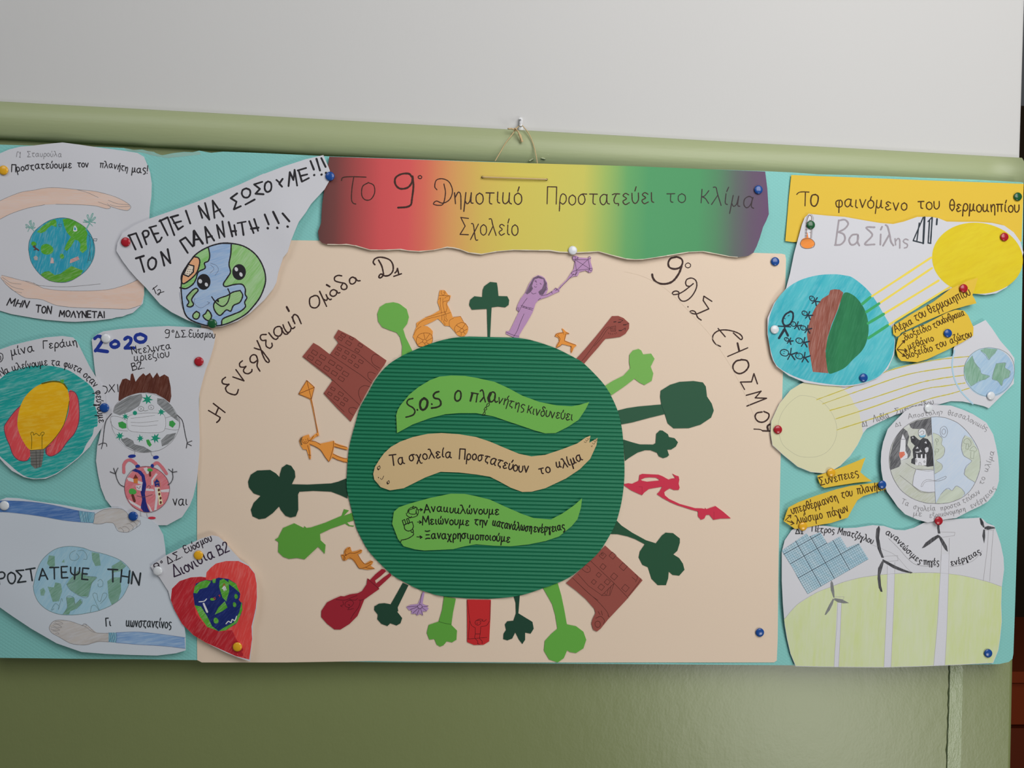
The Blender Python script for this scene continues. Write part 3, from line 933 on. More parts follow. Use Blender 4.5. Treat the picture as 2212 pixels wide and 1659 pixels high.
# ================================================================== the cut-outs round the globe
def cutout(name, label, cat, pts, c, h=25.9, lifts=(), smooth=False, holes=(), group=None, seed=0, part='paper'):
    ol = P(pts)
    if smooth:
        ol = catmull(ol, True, 4)
    mat = paper(c, 0.7, 0.03)
    s = Sheet(name, label, cat, ol, h, mat, 0.3, lifts, 0.25, seed, 12.0, group, None, part, [P(x) for x in holes])
    return s
def plain(s, name):
    """a cut-out with nothing drawn on it is one mesh"""
    o = s.paper
    o.parent = None
    o.location = s.root.location
    for k in ('label', 'category', 'group'):
        if k in s.root: o[k] = s.root[k]
    bpy.data.objects.remove(s.root)
    o.name = name
    return o
DG, BR, OR, PU, CR = (38, 80, 58), (140, 72, 63), (220, 146, 66), (174, 135, 174), (192, 48, 72)
GT = 'paper trees glued round the globe'
trees = [
 ('light green round-topped paper tree above the brown building, left of the orange rider', 'i 1740,468 1780,476 1800,485 1860,530 1880,600 1865,660 1828,708 1850,780 1880,840 1912,905 1815,960 1820,860 1800,780 1770,740 1700,715 1640,690 1605,640 1597,570 1620,510 1670,478', LG),
 ('dark green cross-shaped paper tree on top of the globe, left of the purple girl', 'j 525,305 590,312 598,360 605,440 690,442 708,480 702,525 670,548 600,540 540,548 535,640 530,740 525,832 502,832 498,700 495,562 420,566 350,570 325,525 335,475 375,442 450,450 455,380 470,345', DG),
 ('light green clover-topped paper tree right of the brown guitar neck', 'j 1620,1300 1700,1250 1800,1200 1865,1130 1855,1070 1858,1000 1890,960 1945,945 1970,960 1988,998 2065,990 2097,1040 2060,1115 2085,1180 2070,1250 2000,1290 1950,1265 1905,1230 1800,1310 1685,1388', (113, 168, 82)),
 ('big dark green paper tree with a broad square crown at the right of the globe', 'k 372,1370 450,1350 550,1335 745,1318 735,1250 740,1200 820,1150 900,1125 1020,1118 1100,1130 1125,1165 1135,1250 1175,1310 1193,1370 1170,1430 1080,1490 980,1520 850,1522 800,1480 775,1400 650,1430 500,1470 405,1488', (44, 84, 62)),
 ('small dark green three-lobed paper tree between the square tree and the crimson dancer', 'v 115,342 250,385 365,415 560,417 597,395 607,255 660,205 700,208 780,262 795,305 880,322 930,382 900,445 830,490 770,492 797,575 770,600 710,620 645,592 620,540 520,500 440,500 330,535 200,615 140,662', (38, 80, 58)),
 ('dark green four-lobed paper tree leaning right, below the crimson dancer', 'n 942,460 990,510 1080,570 1190,630 1270,655 1320,590 1350,568 1410,572 1465,615 1465,650 1445,715 1412,745 1460,775 1490,820 1503,870 1460,918 1405,912 1375,885 1370,940 1352,995 1285,995 1235,945 1205,850 1160,830 1130,770 1140,720 1180,662 1100,620 1040,598 960,580 893,578', (34, 76, 52)),
 ('light green upside-down paper tree with a heart-shaped crown, left of the tilted building', 'n 352,1020 470,975 500,1080 525,1200 545,1315 620,1330 680,1375 703,1440 680,1510 620,1548 570,1540 548,1525 520,1590 470,1625 400,1600 358,1530 365,1450 420,1390 468,1350 450,1240 425,1150', (92, 158, 62)),
 ('small dark green upside-down paper tree right of the red swing card', 'n 112,1085 162,1076 150,1225 265,1295 275,1350 250,1390 205,1382 205,1440 182,1475 155,1440 125,1380 100,1430 60,1445 27,1435 30,1390 50,1360 40,1315 60,1290 110,1285 130,1225 128,1140', (26, 62, 46)),
 ('light green upside-down paper tree with a rounded crown, left of the red swing card', 'm 1636,608 1740,628 1715,750 1700,860 1750,910 1745,990 1705,1015 1660,1005 1630,1040 1600,1052 1570,1035 1550,985 1505,990 1482,930 1500,860 1588,830 1618,730', (88, 152, 58)),
 ('small dark green upside-down paper tree left of the purple flower', 'm 1270,488 1320,510 1225,705 1230,738 1220,742 1265,800 1250,845 1215,865 1160,845 1135,870 1080,850 1045,810 1050,770 1018,730 1020,695 1060,672 1110,668 1163,678', (28, 62, 46)),
 ('light green crooked paper tree with angular crown at the lower left of the globe', 'l 1030,1215 1042,1282 985,1298 1010,1322 1048,1326 1040,1334 1000,1328 970,1308 850,1350 755,1395 760,1450 803,1490 795,1565 740,1505 625,1612 560,1600 490,1608 440,1590 398,1550 402,1465 370,1445 400,1425 440,1345 535,1305 615,1345 625,1330 640,1345 680,1340 800,1300 940,1240 960,1185 1003,1195 958,1242', (86, 148, 56)),
 ('big dark green four-lobed paper tree lying sideways at the left of the globe', 'l 990,918 990,1093 930,1065 850,1035 700,1028 580,1035 568,1060 570,1190 550,1245 505,1255 460,1240 420,1190 408,1160 350,1220 290,1262 235,1270 180,1245 165,1190 190,1130 250,1070 190,1050 150,1000 142,950 165,890 220,855 330,850 380,880 410,912 415,880 430,830 470,802 510,815 540,860 545,910 515,972 650,975 850,965 910,950', (30, 62, 46)),
]
for i, (lb, pts, c) in enumerate(trees):
    s = cutout('paper_tree', lb, 'paper tree', pts, c, 25.9, (), False, (), GT, 10 + i)
    if i == 8:
        s.lines('crown_line', 'm', '~1590,830 1640,845 1700,855', 4, flat((52, 96, 36)))
    elif i == 3:
        s.lines('trunk_line', 'k', '745,1318 760,1360 780,1405', 3, flat((24, 56, 42)))
    else:
        plain(s, 'paper_tree')

M_OL = flat((118, 62, 24))
# orange rider on a moped
s = cutout('paper_rider', 'orange paper rider on a two-wheeler on the upper left of the globe', 'paper figure',
 'w 778,185 885,185 925,225 975,300 1040,315 1005,435 960,470 950,515 1045,715 1085,830 1150,828 1272,808 1345,945 1400,985 1450,1060 1455,1130 1430,1210 1370,1280 1290,1295 1200,1265 1120,1165 1010,1045 890,1035 800,930 730,868 600,940 470,1000 380,1035 480,1048 550,1100 607,1165 600,1300 600,1420 540,1500 440,1530 330,1540 250,1515 200,1420 132,1295 180,1150 215,1060 215,970 430,835 600,765 780,660 760,580 720,470 745,350 760,250', OR, 26.1, (), False, (), None, 31)
s.lines('rider_drawing', 'w', '~815,195 810,260 850,305 895,270 905,215 880,200;865,235 885,240 880,255;755,312 1000,318;~1000,320 1015,370 985,430 865,460 850,520;~890,380 930,345 985,330;~795,370 785,500 800,620 820,740;~850,370 850,520 875,650 900,760;~740,410 790,375;~950,460 935,540 950,600 930,680;~900,700 925,780 920,850 955,900 935,935 890,890;~870,760 885,860 870,950 905,1000 875,1020;~830,760 825,850 830,910', 7, M_OL)
s.lines('frame_drawing', 'w', '~220,1070 300,960 450,880 650,830 830,785 1030,720;~430,835 600,795 780,735 940,690;~150,1260 220,1130 330,1050;~1105,850 1010,910 1000,1000 1010,1050;1110,830 1272,810 1345,945', 7, M_OL)
s.lines('wheel_drawing', 'w', '~410,1205 290,1240 225,1330 220,1440 280,1525 430,1530 540,1500 600,1400 595,1290 530,1220 410,1205;~415,1355 375,1380 370,1430 410,1450 455,1430 460,1385 415,1355;420,1345 390,1205;450,1350 530,1230;470,1400 595,1325;465,1440 550,1500;410,1450 430,1520;370,1410 250,1485;370,1370 240,1300;'
   '~1290,955 1180,1010 1125,1100 1150,1190;~1290,955 1390,985 1450,1080;~1300,1105 1260,1130 1260,1180 1305,1195 1345,1170 1340,1120 1300,1105;1290,1100 1165,1020;1310,1100 1385,990;1350,1160 1440,1110;1340,1180 1385,1235;1285,1195 1285,1270;1255,1155 1155,1205', 8, M_OL)

# purple girl with kite
s = cutout('paper_girl', 'purple paper girl with long hair holding up a kite on top of the globe', 'paper figure',
 'j 985,240 1020,250 1045,265 1070,310 1078,380 1060,425 1120,392 1150,362 1175,370 1200,338 1260,280 1293,228 1325,180 1335,110 1312,88 1318,60 1345,52 1380,72 1460,77 1488,62 1485,110 1505,180 1500,208 1470,217 1440,195 1380,210 1362,248 1325,252 1285,272 1230,325 1188,378 1190,395 1150,412 1080,446 1020,466 985,482 960,512 945,560 930,600 880,690 830,770 805,815 800,842 760,838 740,830 675,800 680,775 710,775 740,715 800,590 775,568 790,520 820,460 860,410 900,320 940,262', PU, 26.1, ((1160, 640, 60, 0.5),), False, (), None, 32)
M_PL = flat((82, 60, 84))
s.fill('hair_drawing', P('j 985,245 940,265 905,330 862,412 880,425 915,400 935,370 925,340 950,285 985,268 1035,280 1040,320 1020,370 985,400 1000,430 1030,430 1060,380 1068,320 1040,270'), crayon((100, 82, 102), (150, 120, 150), 60, 500, 0.35))
s.fill('face_drawing', P('j 952,280 935,310 925,350 945,378 980,385 1010,365 1030,325 1038,285 990,270'), paper(PU))
s.lines('girl_outline', 'j', '*6 955,295 968,310;*6 1003,318 1013,328;~948,345 958,358 970,350;968,325 972,332;~952,296 962,292 970,300;~920,405 935,420 965,412;~1010,438 1070,425 1120,395;~880,460 850,500 825,540 800,590;~820,530 870,545 935,560;~830,545 880,560 930,575;845,548 850,535;870,560 875,545;900,568 905,553;~850,610 815,690 785,770 750,830;~680,785 750,815 800,825;~785,548 780,570;~800,548 795,580;~1110,395 1118,415;~1140,378 1155,362 1165,385;~1150,390 1168,372 1180,395;~1060,350 1070,370 1060,385;~985,480 1000,465 1010,462', 4, M_PL)
s.lines('kite_drawing', 'j', '1188,368 1325,230;1335,92 1462,92 1480,180 1350,195 1335,92;1340,95 1480,180;1455,95 1350,195;~1335,95 1315,85 1318,60 1340,62 1338,90;~1345,92 1365,70 1360,95;~1462,92 1465,65 1480,62;~1465,90 1490,75;~1480,180 1500,175 1495,200 1475,190;~1478,185 1460,200 1470,212;~1350,195 1320,205 1300,225 1340,235 1360,205;~1350,198 1340,245', 4, M_PL)

# little orange goat
s = cutout('paper_goat', 'tiny orange paper goat on the globe between purple girl and guitar', 'paper animal',
 'j 1210,750 1222,752 1250,780 1285,798 1255,805 1245,840 1240,865 1290,885 1345,905 1352,915 1330,930 1315,965 1302,988 1295,960 1300,920 1240,905 1215,900 1180,925 1152,938 1165,900 1185,870 1180,840 1160,830 1142,825 1155,800 1185,790 1225,785', (218, 140, 60), 26.1, (), False, (), None, 33)
s.lines('goat_outline', 'j', '~1145,825 1165,800 1190,795 1230,790;~1165,815 1190,840 1188,870 1160,925;~1250,800 1240,840 1235,865;~1235,868 1290,890 1345,908;1228,800 1232,806;1175,805 1180,810;~1300,920 1308,945 1303,975;~1215,900 1190,920 1160,932;~1250,790 1280,800', 4, M_OL)

# brown guitar
s = cutout('paper_guitar', 'brown paper guitar with music notes, right of the tiny goat', 'paper guitar',
 'j 1690,632 1750,630 1800,650 1855,700 1853,750 1820,800 1770,830 1700,840 1630,848 1600,880 1560,930 1480,1020 1420,1092 1348,1040 1430,950 1540,820 1620,720', BR, 26.1, (), False, (), None, 34)
M_BL = flat((84, 40, 34))
s.lines('string_drawing', 'j', '~1680,740 1650,738 1620,760 1580,820 1530,890 1480,960 1420,1040 1390,1070;~1690,752 1655,752 1630,780 1590,840 1520,920', 4, M_BL)
s.lines('sound_box_drawing', 'j', '1680,735 1725,725 1725,775 1680,775 1680,735;1695,740 1700,770;1710,738 1715,768;1655,790 1662,802;1675,795 1680,808;1695,798 1698,808;1715,795 1722,805;1730,788 1735,796', 4, M_BL)
s.lines('note_drawing', 'j', '*9 1708,688 1728,685;*9 1750,692 1770,690;1770,690 1795,672 1755,662;*9 1800,715 1822,714;1822,714 1850,700;*9 1757,770 1780,770;1780,770 1818,745 1815,768', 4, flat((62, 34, 32)))

# crimson dancer with kite
s = cutout('paper_dancer', 'crimson paper figure lying sideways with a long-stringed kite, right of the globe', 'paper figure',
 'v 108,1010 190,995 245,1003 345,955 357,870 400,855 640,867 700,890 790,940 830,925 890,918 845,850 900,880 940,890 950,940 940,1000 955,1060 940,1095 870,1095 810,1070 750,1105 725,1130 735,1175 800,1230 960,1305 1190,1368 1290,1370 1330,1380 1340,1362 1355,1382 1490,1335 1600,1415 1720,1518 1560,1522 1460,1540 1400,1465 1350,1468 1325,1520 1275,1540 1230,1490 1230,1415 1140,1392 930,1325 820,1280 700,1215 615,1158 660,1110 695,1045 500,1078 430,1130 395,1172 350,1155 230,1100 150,1045', CR, 26.1, (), False,
 ('v 372,942 440,912 500,905 600,910 655,942 640,955 560,962 470,972 400,958',), None, 35)
s.lines('fold_line', 'v', '345,1045 395,1048;395,1048 395,1170;1467,1420 1467,1540', 4, flat((150, 36, 58)))

# red card with swing
s = cutout('swing_card', 'bright red paper card of a child on a swing under the globe', 'paper figure',
 'm 1838,636 2050,638 2045,800 2035,1005 1985,1035 1900,1037 1840,1012 1840,850', (184, 38, 40), 26.1, (), False, (), None, 36)
M_RL = flat((78, 20, 24))
s.lines('swing_drawing', 'm', '1840,640 1862,820;2045,650 2040,820;1862,820 1850,985 2015,970;1850,985 1990,972;~1862,822 1880,865 1912,885;~2038,825 2010,865 1960,875', 3.5, M_RL)
s.lines('child_drawing', 'm', '~1940,820 1915,825 1912,850 1935,862 1958,848 1955,822 1940,818;~1925,818 1950,808 1980,815 1965,825;~1975,825 1990,828 2010,812;1912,885 1912,940 1955,940 1960,880;~1912,940 1908,975 1930,1000 1935,1025;~1955,940 1950,980 1970,1000 1972,1025;~1930,1025 1950,1032;~1925,845 1932,852;1928,835 1930,837;1945,836 1947,838', 4, M_RL)

# purple flower
s = cutout('paper_flower', 'small purple paper flower hanging upside down below the globe', 'paper flower',
 'm 1450,567 1463,572 1445,672 1470,685 1500,690 1480,702 1500,712 1480,740 1445,740 1450,778 1425,760 1395,778 1385,760 1345,762 1350,735 1325,730 1300,700 1340,682 1405,675', (166, 134, 178), 26.1, ((907, 1318, 12, 0.6),), False, (), None, 37)
s.lines('flower_outline', 'm', '~1422,680 1402,690 1408,710 1425,715 1440,705 1438,685 1422,678;1440,700 1495,692;1438,705 1480,735;1428,715 1445,770;1418,715 1395,770;1408,712 1360,755;1402,700 1335,725;1402,692 1310,700;1440,575 1420,675', 4, M_PL)

# crimson balloon girl
CRD = (148, 32, 46)
s = cutout('paper_parachutist', 'dark crimson paper figure under a round balloon at the lower left of the globe', 'paper figure',
 'm 1085,365 1110,370 1122,385 1075,428 1025,466 1033,495 1100,440 1160,398 1168,425 1110,480 1055,530 1062,542 1000,585 930,635 900,710 870,780 800,850 720,900 665,900 600,850 548,790 550,735 600,660 660,630 720,605 750,608 800,590 870,580 910,560 950,500 958,448 980,462 1030,410', CRD, 26.1, (), False, (), None, 38)
M_CL = flat((88, 22, 30))
s.lines('figure_drawing', 'm', '960,455 985,475 1020,505 1060,540;~865,600 830,612 760,640 680,635;~870,625 850,640 800,635;~895,640 880,700 830,770 810,810;~800,640 765,660 760,690 790,705 820,690 835,665 820,645 800,640;~785,680 800,690 795,678;~740,650 745,680 720,690 735,700;~800,705 785,725 835,715;~925,632 905,640 880,640', 4, M_CL)

# orange fox-like animal
s = cutout('paper_animal', 'small orange paper animal with legs to the right, lower left of the globe', 'paper animal',
 'm 785,172 808,172 812,195 822,212 860,205 895,192 912,200 905,222 872,236 890,265 905,290 935,320 985,290 1010,300 1000,320 985,338 1025,362 960,372 890,362 865,335 840,300 820,278 790,272 765,290 740,290 722,240 750,235 752,205 765,185', (200, 128, 54), 26.1, (), False, (), None, 39)
s.lines('animal_outline', 'm', '~770,190 758,215 772,240 800,225 850,225 905,198;~872,236 905,290 940,322 1000,298;~800,262 840,290 870,340 890,360 940,350 985,325;~940,350 975,360 1015,360;~728,242 750,250 745,285;~740,240 760,265 750,290;*8 758,243 770,243;768,208 770,210;~785,190 800,175', 4, M_OL)

# orange girl and kite
s = cutout('paper_girl', 'orange paper girl in a dress lying sideways with a kite, left of the globe', 'paper figure',
 'l 643,83 710,143 685,245 700,320 720,430 742,528 748,556 722,566 682,600 720,612 762,625 875,600 882,620 930,635 975,650 992,660 990,678 968,678 920,662 876,652 866,710 930,738 965,750 990,750 993,785 960,785 900,760 858,745 833,781 800,740 762,680 720,650 668,628 675,690 678,740 675,760 662,752 655,720 640,676 612,675 590,640 577,600 590,575 630,555 662,547 668,580 712,545 732,532 715,440 690,320 672,248 572,202 605,140', (218, 142, 62), 26.1, (), False, (), None, 40)
s.lines('girl_outline', 'l', '~600,575 605,610 630,625 655,610 650,580;612,592 616,596;632,590 636,594;~618,608 630,614 640,606;~665,600 720,610 760,635;~665,628 710,648 760,680 800,740 830,778;~870,605 868,660 835,775;~880,625 930,645 985,655;~878,650 930,665 980,678;~866,712 920,740 985,755;~860,740 910,765 985,785;~700,560 680,590 660,600;~650,640 665,700 668,755;725,545 735,560;~655,720 678,725', 4, M_OL)
s.lines('kite_drawing', 'l', '643,85 682,245 708,145 643,85 572,202 682,245;575,200 708,145;~680,248 702,340 735,530', 4, M_OL)
s.fill('hair_drawing', P('l 580,600 590,575 615,560 605,575 595,600 605,635 595,640'), crayon((110, 88, 60), (160, 110, 60), 60, 500, 0.3))

# brown buildings
s = cutout('paper_building', 'brown paper castle-like building with many windows at the upper left of the globe', 'paper building',
 'i 1248,714 1400,790 1430,815 1680,990 1660,1030 1560,1170 1440,1390 1358,1538 1240,1420 1115,1285 1198,1165 1060,1060 925,955 1025,832 1075,860 1172,935 1248,830 1208,780', BR, 26.1, (), False, (), None, 41)
win = []
for cx, cy, a in ((1035,920,30),(1000,965,30),(1108,962,32),(1070,1010,30),(1190,1010,32),(1145,1062,30),(1255,1055,30),(1212,1105,30),(1312,1110,32),(1275,1155,30),
                  (1258,888,22),(1325,918,22),(1385,955,22),(1450,1000,24),(1238,930,22),(1300,962,22),(1355,998,22),(1410,1038,24),(1292,765,24),(1265,795,24),(1340,835,28),(1445,855,24),(1418,900,24),(1365,790,20),
                  (1200,1245,22),(1172,1290,22),(1270,1290,26),(1232,1330,26),(1315,1340,22),(1285,1380,22)):
    c_, s__ = math.cos(math.radians(32)), math.sin(math.radians(32))
    w2, h2 = a * 0.85, a * 0.5
    win.append(' '.join('%d,%d' % (cx + x * c_ - y * s__, cy + x * s__ + y * c_) for x, y in ((-w2, -h2), (w2, -h2), (w2, h2), (-w2, h2), (-w2, -h2))))
s.lines('window_drawing', 'i', ';'.join(win), 4, M_BL)
s.lines('wall_line', 'i', '1250,840 1440,940 1600,1075;1172,935 1300,1020 1450,1120 1545,1195;1198,1165 1300,1260 1440,1390;*3 940,960 1130,1100 1195,1165;*3 1120,1280 1300,1450', 4, M_BL)
s.lines('door_drawing', 'i', '~1620,1060 1560,1020 1545,970 1570,935 1610,945;~1545,1170 1515,1140 1515,1100 1545,1095 1580,1110;~1450,1350 1430,1290 1440,1240 1480,1215 1530,1225;~1380,1480 1345,1450 1345,1420 1375,1410 1410,1420', 4, M_BL)

s = cutout('paper_building', 'brown paper building on a scroll with few windows at the lower right of the globe', 'paper building',
 'n 858,673 1000,805 1162,955 1030,1115 880,1275 820,1350 790,1373 760,1360 745,1310 755,1270 778,1225 770,1190 700,1110 620,1040 538,978 640,885 740,790', BR, 26.1, (), False, (), None, 42)
win = []
for cx, cy, a in ((840,845,24),(805,912,20),(765,970,20),(825,1012,26),(875,970,24),(930,925,28),(1005,845,32),(918,755,28),(838,755,28),(1022,1020,30)):
    c_, s__ = math.cos(math.radians(40)), math.sin(math.radians(40))
    win.append(' '.join('%d,%d' % (cx + x * c_ - y * s__, cy + x * s__ + y * c_) for x, y in ((-a*.75, -a*.75), (a*.75, -a*.75), (a*.75, a*.75), (-a*.75, a*.75), (-a*.75, -a*.75))))
s.lines('window_drawing', 'n', ';'.join(win) + ';~830,735 842,742 838,755 826,750 830,735', 3.5, M_BL)
s.lines('wall_line', 'n', '735,795 930,980 1045,1100;635,905 720,1000 830,1078;~590,935 700,1040 800,1130 870,1210 885,1250;~600,945 720,1060 800,1120;930,980 828,1080 895,1078 930,980;*3 885,1020 870,1075;*3 905,1000 890,1070;*3 850,1060 865,1075;1150,940 1130,975 1045,1085', 3.5, M_BL)
s.lines('door_drawing', 'n', '~700,830 730,850 735,880 710,892 680,875 668,860;*6 710,862 712,864;~1100,905 1120,930 1105,970;~1075,930 1105,955', 3.5, M_BL)
s.lines('scroll_drawing', 'n', '~795,1288 775,1300 778,1328 800,1340 818,1322 812,1295 795,1288;~780,1265 820,1250 850,1280 845,1310;~825,1205 835,1240;~800,1210 815,1235;~890,1255 880,1240', 4, M_BL)

# ================================================================== rainbow banner
mt, nt, b = new_mat('rainbow_printed_card', 0.65, 0.25)
tc = nd(nt, 'ShaderNodeTexCoord')
sp = nd(nt, 'ShaderNodeSeparateXYZ')
nt.links.new(tc.outputs['Object'], sp.inputs[0])
xa, xb = pt(*P('e 0,500')[0], 0.028).x, pt(*P('e 2200,500')[0], 0.028).x
BANN = P('e 68,300 800,325 1500,345 2110,370 2120,450 2127,570 2115,600 2100,630 2085,680 2070,720 2055,750 2030,765 1980,772 1940,768 1900,760 1820,745 1750,748 1650,765 1540,782 1500,783 1460,780 1400,765 1330,745 1280,748 1230,750 1150,748 1100,740 1050,740 930,738 850,745 780,758 720,750 680,735 650,728 620,725 560,738 490,745 440,742 400,735 340,738 260,738 190,718 150,712 120,713 60,712 35,705 20,690 15,650 30,610 32,560 35,520 50,420')
bo_x = pt(sum(p[0] for p in BANN) / len(BANN), sum(p[1] for p in BANN) / len(BANN), 0.028).x
mr = nd(nt, 'ShaderNodeMapRange')
mr.inputs['From Min'].default_value = xa - bo_x
mr.inputs['From Max'].default_value = xb - bo_x
nt.links.new(sp.outputs['X'], mr.inputs['Value'])
rp = nd(nt, 'ShaderNodeValToRGB')
stops = [(20, (92, 58, 56)), (90, (112, 62, 60)), (190, (160, 70, 70)), (300, (196, 78, 80)), (420, (204, 84, 84)), (500, (205, 104, 84)), (620, (204, 146, 88)), (760, (199, 172, 84)), (900, (198, 182, 84)),
         (1060, (196, 184, 86)), (1230, (190, 184, 88)), (1330, (150, 174, 92)), (1440, (96, 156, 96)), (1540, (76, 146, 96)), (1780, (74, 142, 94)), (1870, (78, 128, 92)), (1960, (88, 98, 94)), (2040, (94, 80, 98)), (2120, (98, 72, 102))]
el = rp.color_ramp.elements
while len(el) < len(stops):
    el.new(0.5)
for e_, (x, c) in zip(el, stops):
    e_.position = x / 2200
for e_, (x, c) in zip(sorted(el, key=lambda q: q.position), stops):
    e_.color = rgb(c)
nt.links.new(mr.outputs['Result'], rp.inputs['Fac'])
nt.links.new(rp.outputs['Color'], b.inputs['Base Color'])
bump(nt, b, 1300, 0.1, 0.0003)
ban = Sheet('rainbow_banner', 'long rainbow-coloured banner with a torn wavy lower edge across the top', 'banner', BANN, 28.0, mt, 0.9,
            ((1000, 560, 60, 0.8), (1400, 565, 90, 2.0), (760, 545, 70, 1.2), (1610, 560, 60, 1.5)), 0.4, 6, 16.0, None, paper((205, 198, 185)))
M_BI = flat((62, 40, 34))
_b = BANN[BANN.index(P('e 1980,772')[0]):BANN.index(P('e 35,705')[0])]
ban.ink('torn_edge', [([(x, y - 0.5) for x, y in _b], False)], 1.6, paper((206, 196, 178)), None, 0.5)
ban.lines('lettering', 'e', '~125,412 132,398 170,394 240,396;~182,398 174,450 172,500 180,518 192,522;~250,422 224,440 220,480 236,502 262,500 280,470 276,435 250,421', 5, M_BI)
ban.lines('lettering', 'e', '*9 ~455,395 440,380 405,382 378,400 378,430 400,450 435,445 455,420 458,392;*9 ~458,392 462,440 455,500 450,525 430,536 390,539;*5 ~493,388 484,394 488,402 498,402 501,394 493,388', 6, M_BI)
ban.lines('lettering', 'e', '~605,428 612,470 602,520 580,528 556,522 570,508 600,518 632,500 645,460 630,420 600,404 570,410 562,440 572,455', 5, M_BI)
ban.text('lettering', 'e', 'ημοtικό', '652,522 760,522 968,524', 88, 5.5, M_BI, wob=0.03)
ban.text('lettering', 'e', 'Σχολείο', '680,662 800,668 950,670', 82, 5, M_BI, wob=0.03)
ban.text('lettering', 'e', 'Προσtατεύει', '1085,522 1300,525 1588,518', 80, 5, M_BI, wob=0.03)
ban.text('lettering', 'e', 'tο', '1650,515 1735,515', 70, 4.5, flat((52, 52, 44)), wob=0.03)
ban.text('lettering', 'e', 'kλίμα', '1806,518 1930,528 2055,545', 86, 4.5, flat((56, 46, 50)), wob=0.03)
st = empty('twine_stitch', pt(1110, 384, 0.0285))
tag(st, 'short straight stitch of twine through the rainbow banner above the lettering', 'string')
tube('strand', [pt(1041 + (1182 - 1041) * i / 24, 382.5 + 5 * i / 24, 0.0302 + 0.0003 * math.sin(i / 24 * 3.14)) for i in range(25)], 0.0008, M_TWINE, st, st.location, 8)
for x, y in ((1042, 382.5), (1181, 387.5)):
    tube('stitch_hole', [pt(x, y, 0.0282), pt(x, y, 0.0292)], 0.0013, flat((95, 85, 50)), st, st.location, 8)

# ================================================================== drawings pinned on the left
CW = (205, 206, 212)
def C3(tag_, cx, cy, rx, ry, **k): return ell(tag_, cx, cy, rx, ry, **k)

# --- hands round the globe
A = Sheet('hands_drawing', 'white drawing at top left of a teal globe between two flesh-coloured hands', 'drawing',
  P('a -80,160 0,130 80,95 180,70 300,60 420,45 560,32 700,50 890,78 1100,105 1230,125 1290,160 1320,230 1345,300 1360,400 1356,520 1342,620 1338,720 1330,900 1310,1100 1295,1250 1290,1400 1280,1475 1262,1495 1190,1560 1140,1575 1100,1592 1040,1600 1000,1612 850,1630 680,1640 600,1638 400,1620 300,1605 100,1570 0,1540 -80,1520'),
  26.2, M_WP, 0.2, ((330, 450, 60, 1.6), (150, 470, 120, 0.5)), 0.9, 50)
M_SK = crayon((210, 178, 160), (208, 196, 194), 4, 330, 0.25, 10, (214, 190, 178))
A.fill('hand_drawing', P('a -80,600 0,555 100,510 200,475 300,460 410,440 520,438 700,455 850,470 1000,508 1100,550 1160,590 1170,620 1140,640 1050,625 985,605 990,620 960,625 850,600 700,590 500,585 400,590 250,620 100,670 0,720 -80,760'), M_SK)
A.fill('hand_drawing', P('a 5,1240 20,1220 80,1240 200,1270 300,1290 380,1335 500,1355 650,1362 850,1360 1000,1345 1150,1300 1290,1240 1292,1400 1262,1490 1150,1525 1000,1522 850,1518 650,1510 500,1490 370,1440 230,1425 150,1380 60,1310'), M_SK)
A.lines('hand_outline', 'a', '~-80,600 0,555 100,510 200,475 300,460 410,440 520,438 700,455 850,470 1000,508 1100,550 1160,590 1172,615 1140,642 1050,625 880,565;~690,455 780,480 880,525;~960,580 985,605 988,620 950,625 850,600 700,590 500,585;~400,590 250,620 100,670 0,720;~970,550 1050,580 1160,592;~985,590 1060,608 1165,605;'
   '~15,1222 80,1238 200,1270 260,1280 360,1318;~5,1245 60,1310 150,1380 230,1425 370,1440 500,1490 650,1510 850,1518 1000,1522 1150,1525 1260,1490;~300,1290 380,1335 500,1355 650,1362 850,1360 1000,1345 1150,1300 1240,1260;~20,1240 100,1290 190,1302;~30,1265 110,1325 210,1352;~60,1310 120,1360 195,1380;~210,1270 290,1300 360,1315 600,1325 900,1300', 3.5, M_PEN)
M_SEA = crayon((38, 140, 168), (150, 185, 195), 78, 300, 0.12, 7, (48, 152, 172))
M_LAND = crayon((72, 150, 40), (160, 190, 150), 40, 330, 0.12, 6, (88, 160, 48))
GA = P('a 255,990 262,920 300,840 370,775 450,728 540,710 620,715 700,750 770,800 820,870 848,960 845,1040 820,1110 770,1180 700,1235 620,1275 540,1285 450,1270 380,1230 320,1170 275,1090')
gl = A.fill('globe_drawing', catmull(GA, True), M_SEA)
A.fill('continent', P('a 330,835 380,785 450,735 495,720 508,745 505,790 460,775 430,800 405,830 370,845'), M_LAND, gl)
A.fill('continent', P('a 560,718 620,712 700,748 765,795 785,850 775,900 780,990 740,1025 715,1000 720,940 700,910 670,905 640,960 600,1005 575,990 600,930 635,880 600,840 575,780'), M_LAND, gl)
A.fill('continent', C3('a', 420, 990, 58, 48, wob=0.06), M_LAND, gl)
A.fill('continent', C3('a', 555, 1052, 20, 24, wob=0.1), M_LAND, gl)
A.fill('continent', P('a 365,1215 400,1190 440,1185 490,1220 540,1210 600,1165 640,1140 680,1155 745,1180 725,1215 660,1260 590,1282 520,1285 440,1272 395,1245'), crayon((90, 160, 50), (160, 190, 140), 25, 300, 0.2, 7), gl)
A.fill('lake', P('a 655,825 660,790 672,775 690,800 692,825 672,832'), paper(CW), gl)
A.fill('lake', P('a 662,815 668,785 682,805 680,820'), M_SEA, gl)
A.fill('beach', P('a 525,722 548,720 560,760 540,800 528,770'), M_SEA, gl)
A.fill('house_drawing', P('a 450,1115 458,1065 475,1065 485,1115'), crayon((190, 150, 148), (215, 210, 210), 80, 400, 0.35), gl)
A.fill('house_drawing', P('a 625,1115 630,1080 700,1052 712,1080 640,1112'), crayon((190, 140, 138), (215, 205, 205), -20, 400, 0.35), gl)
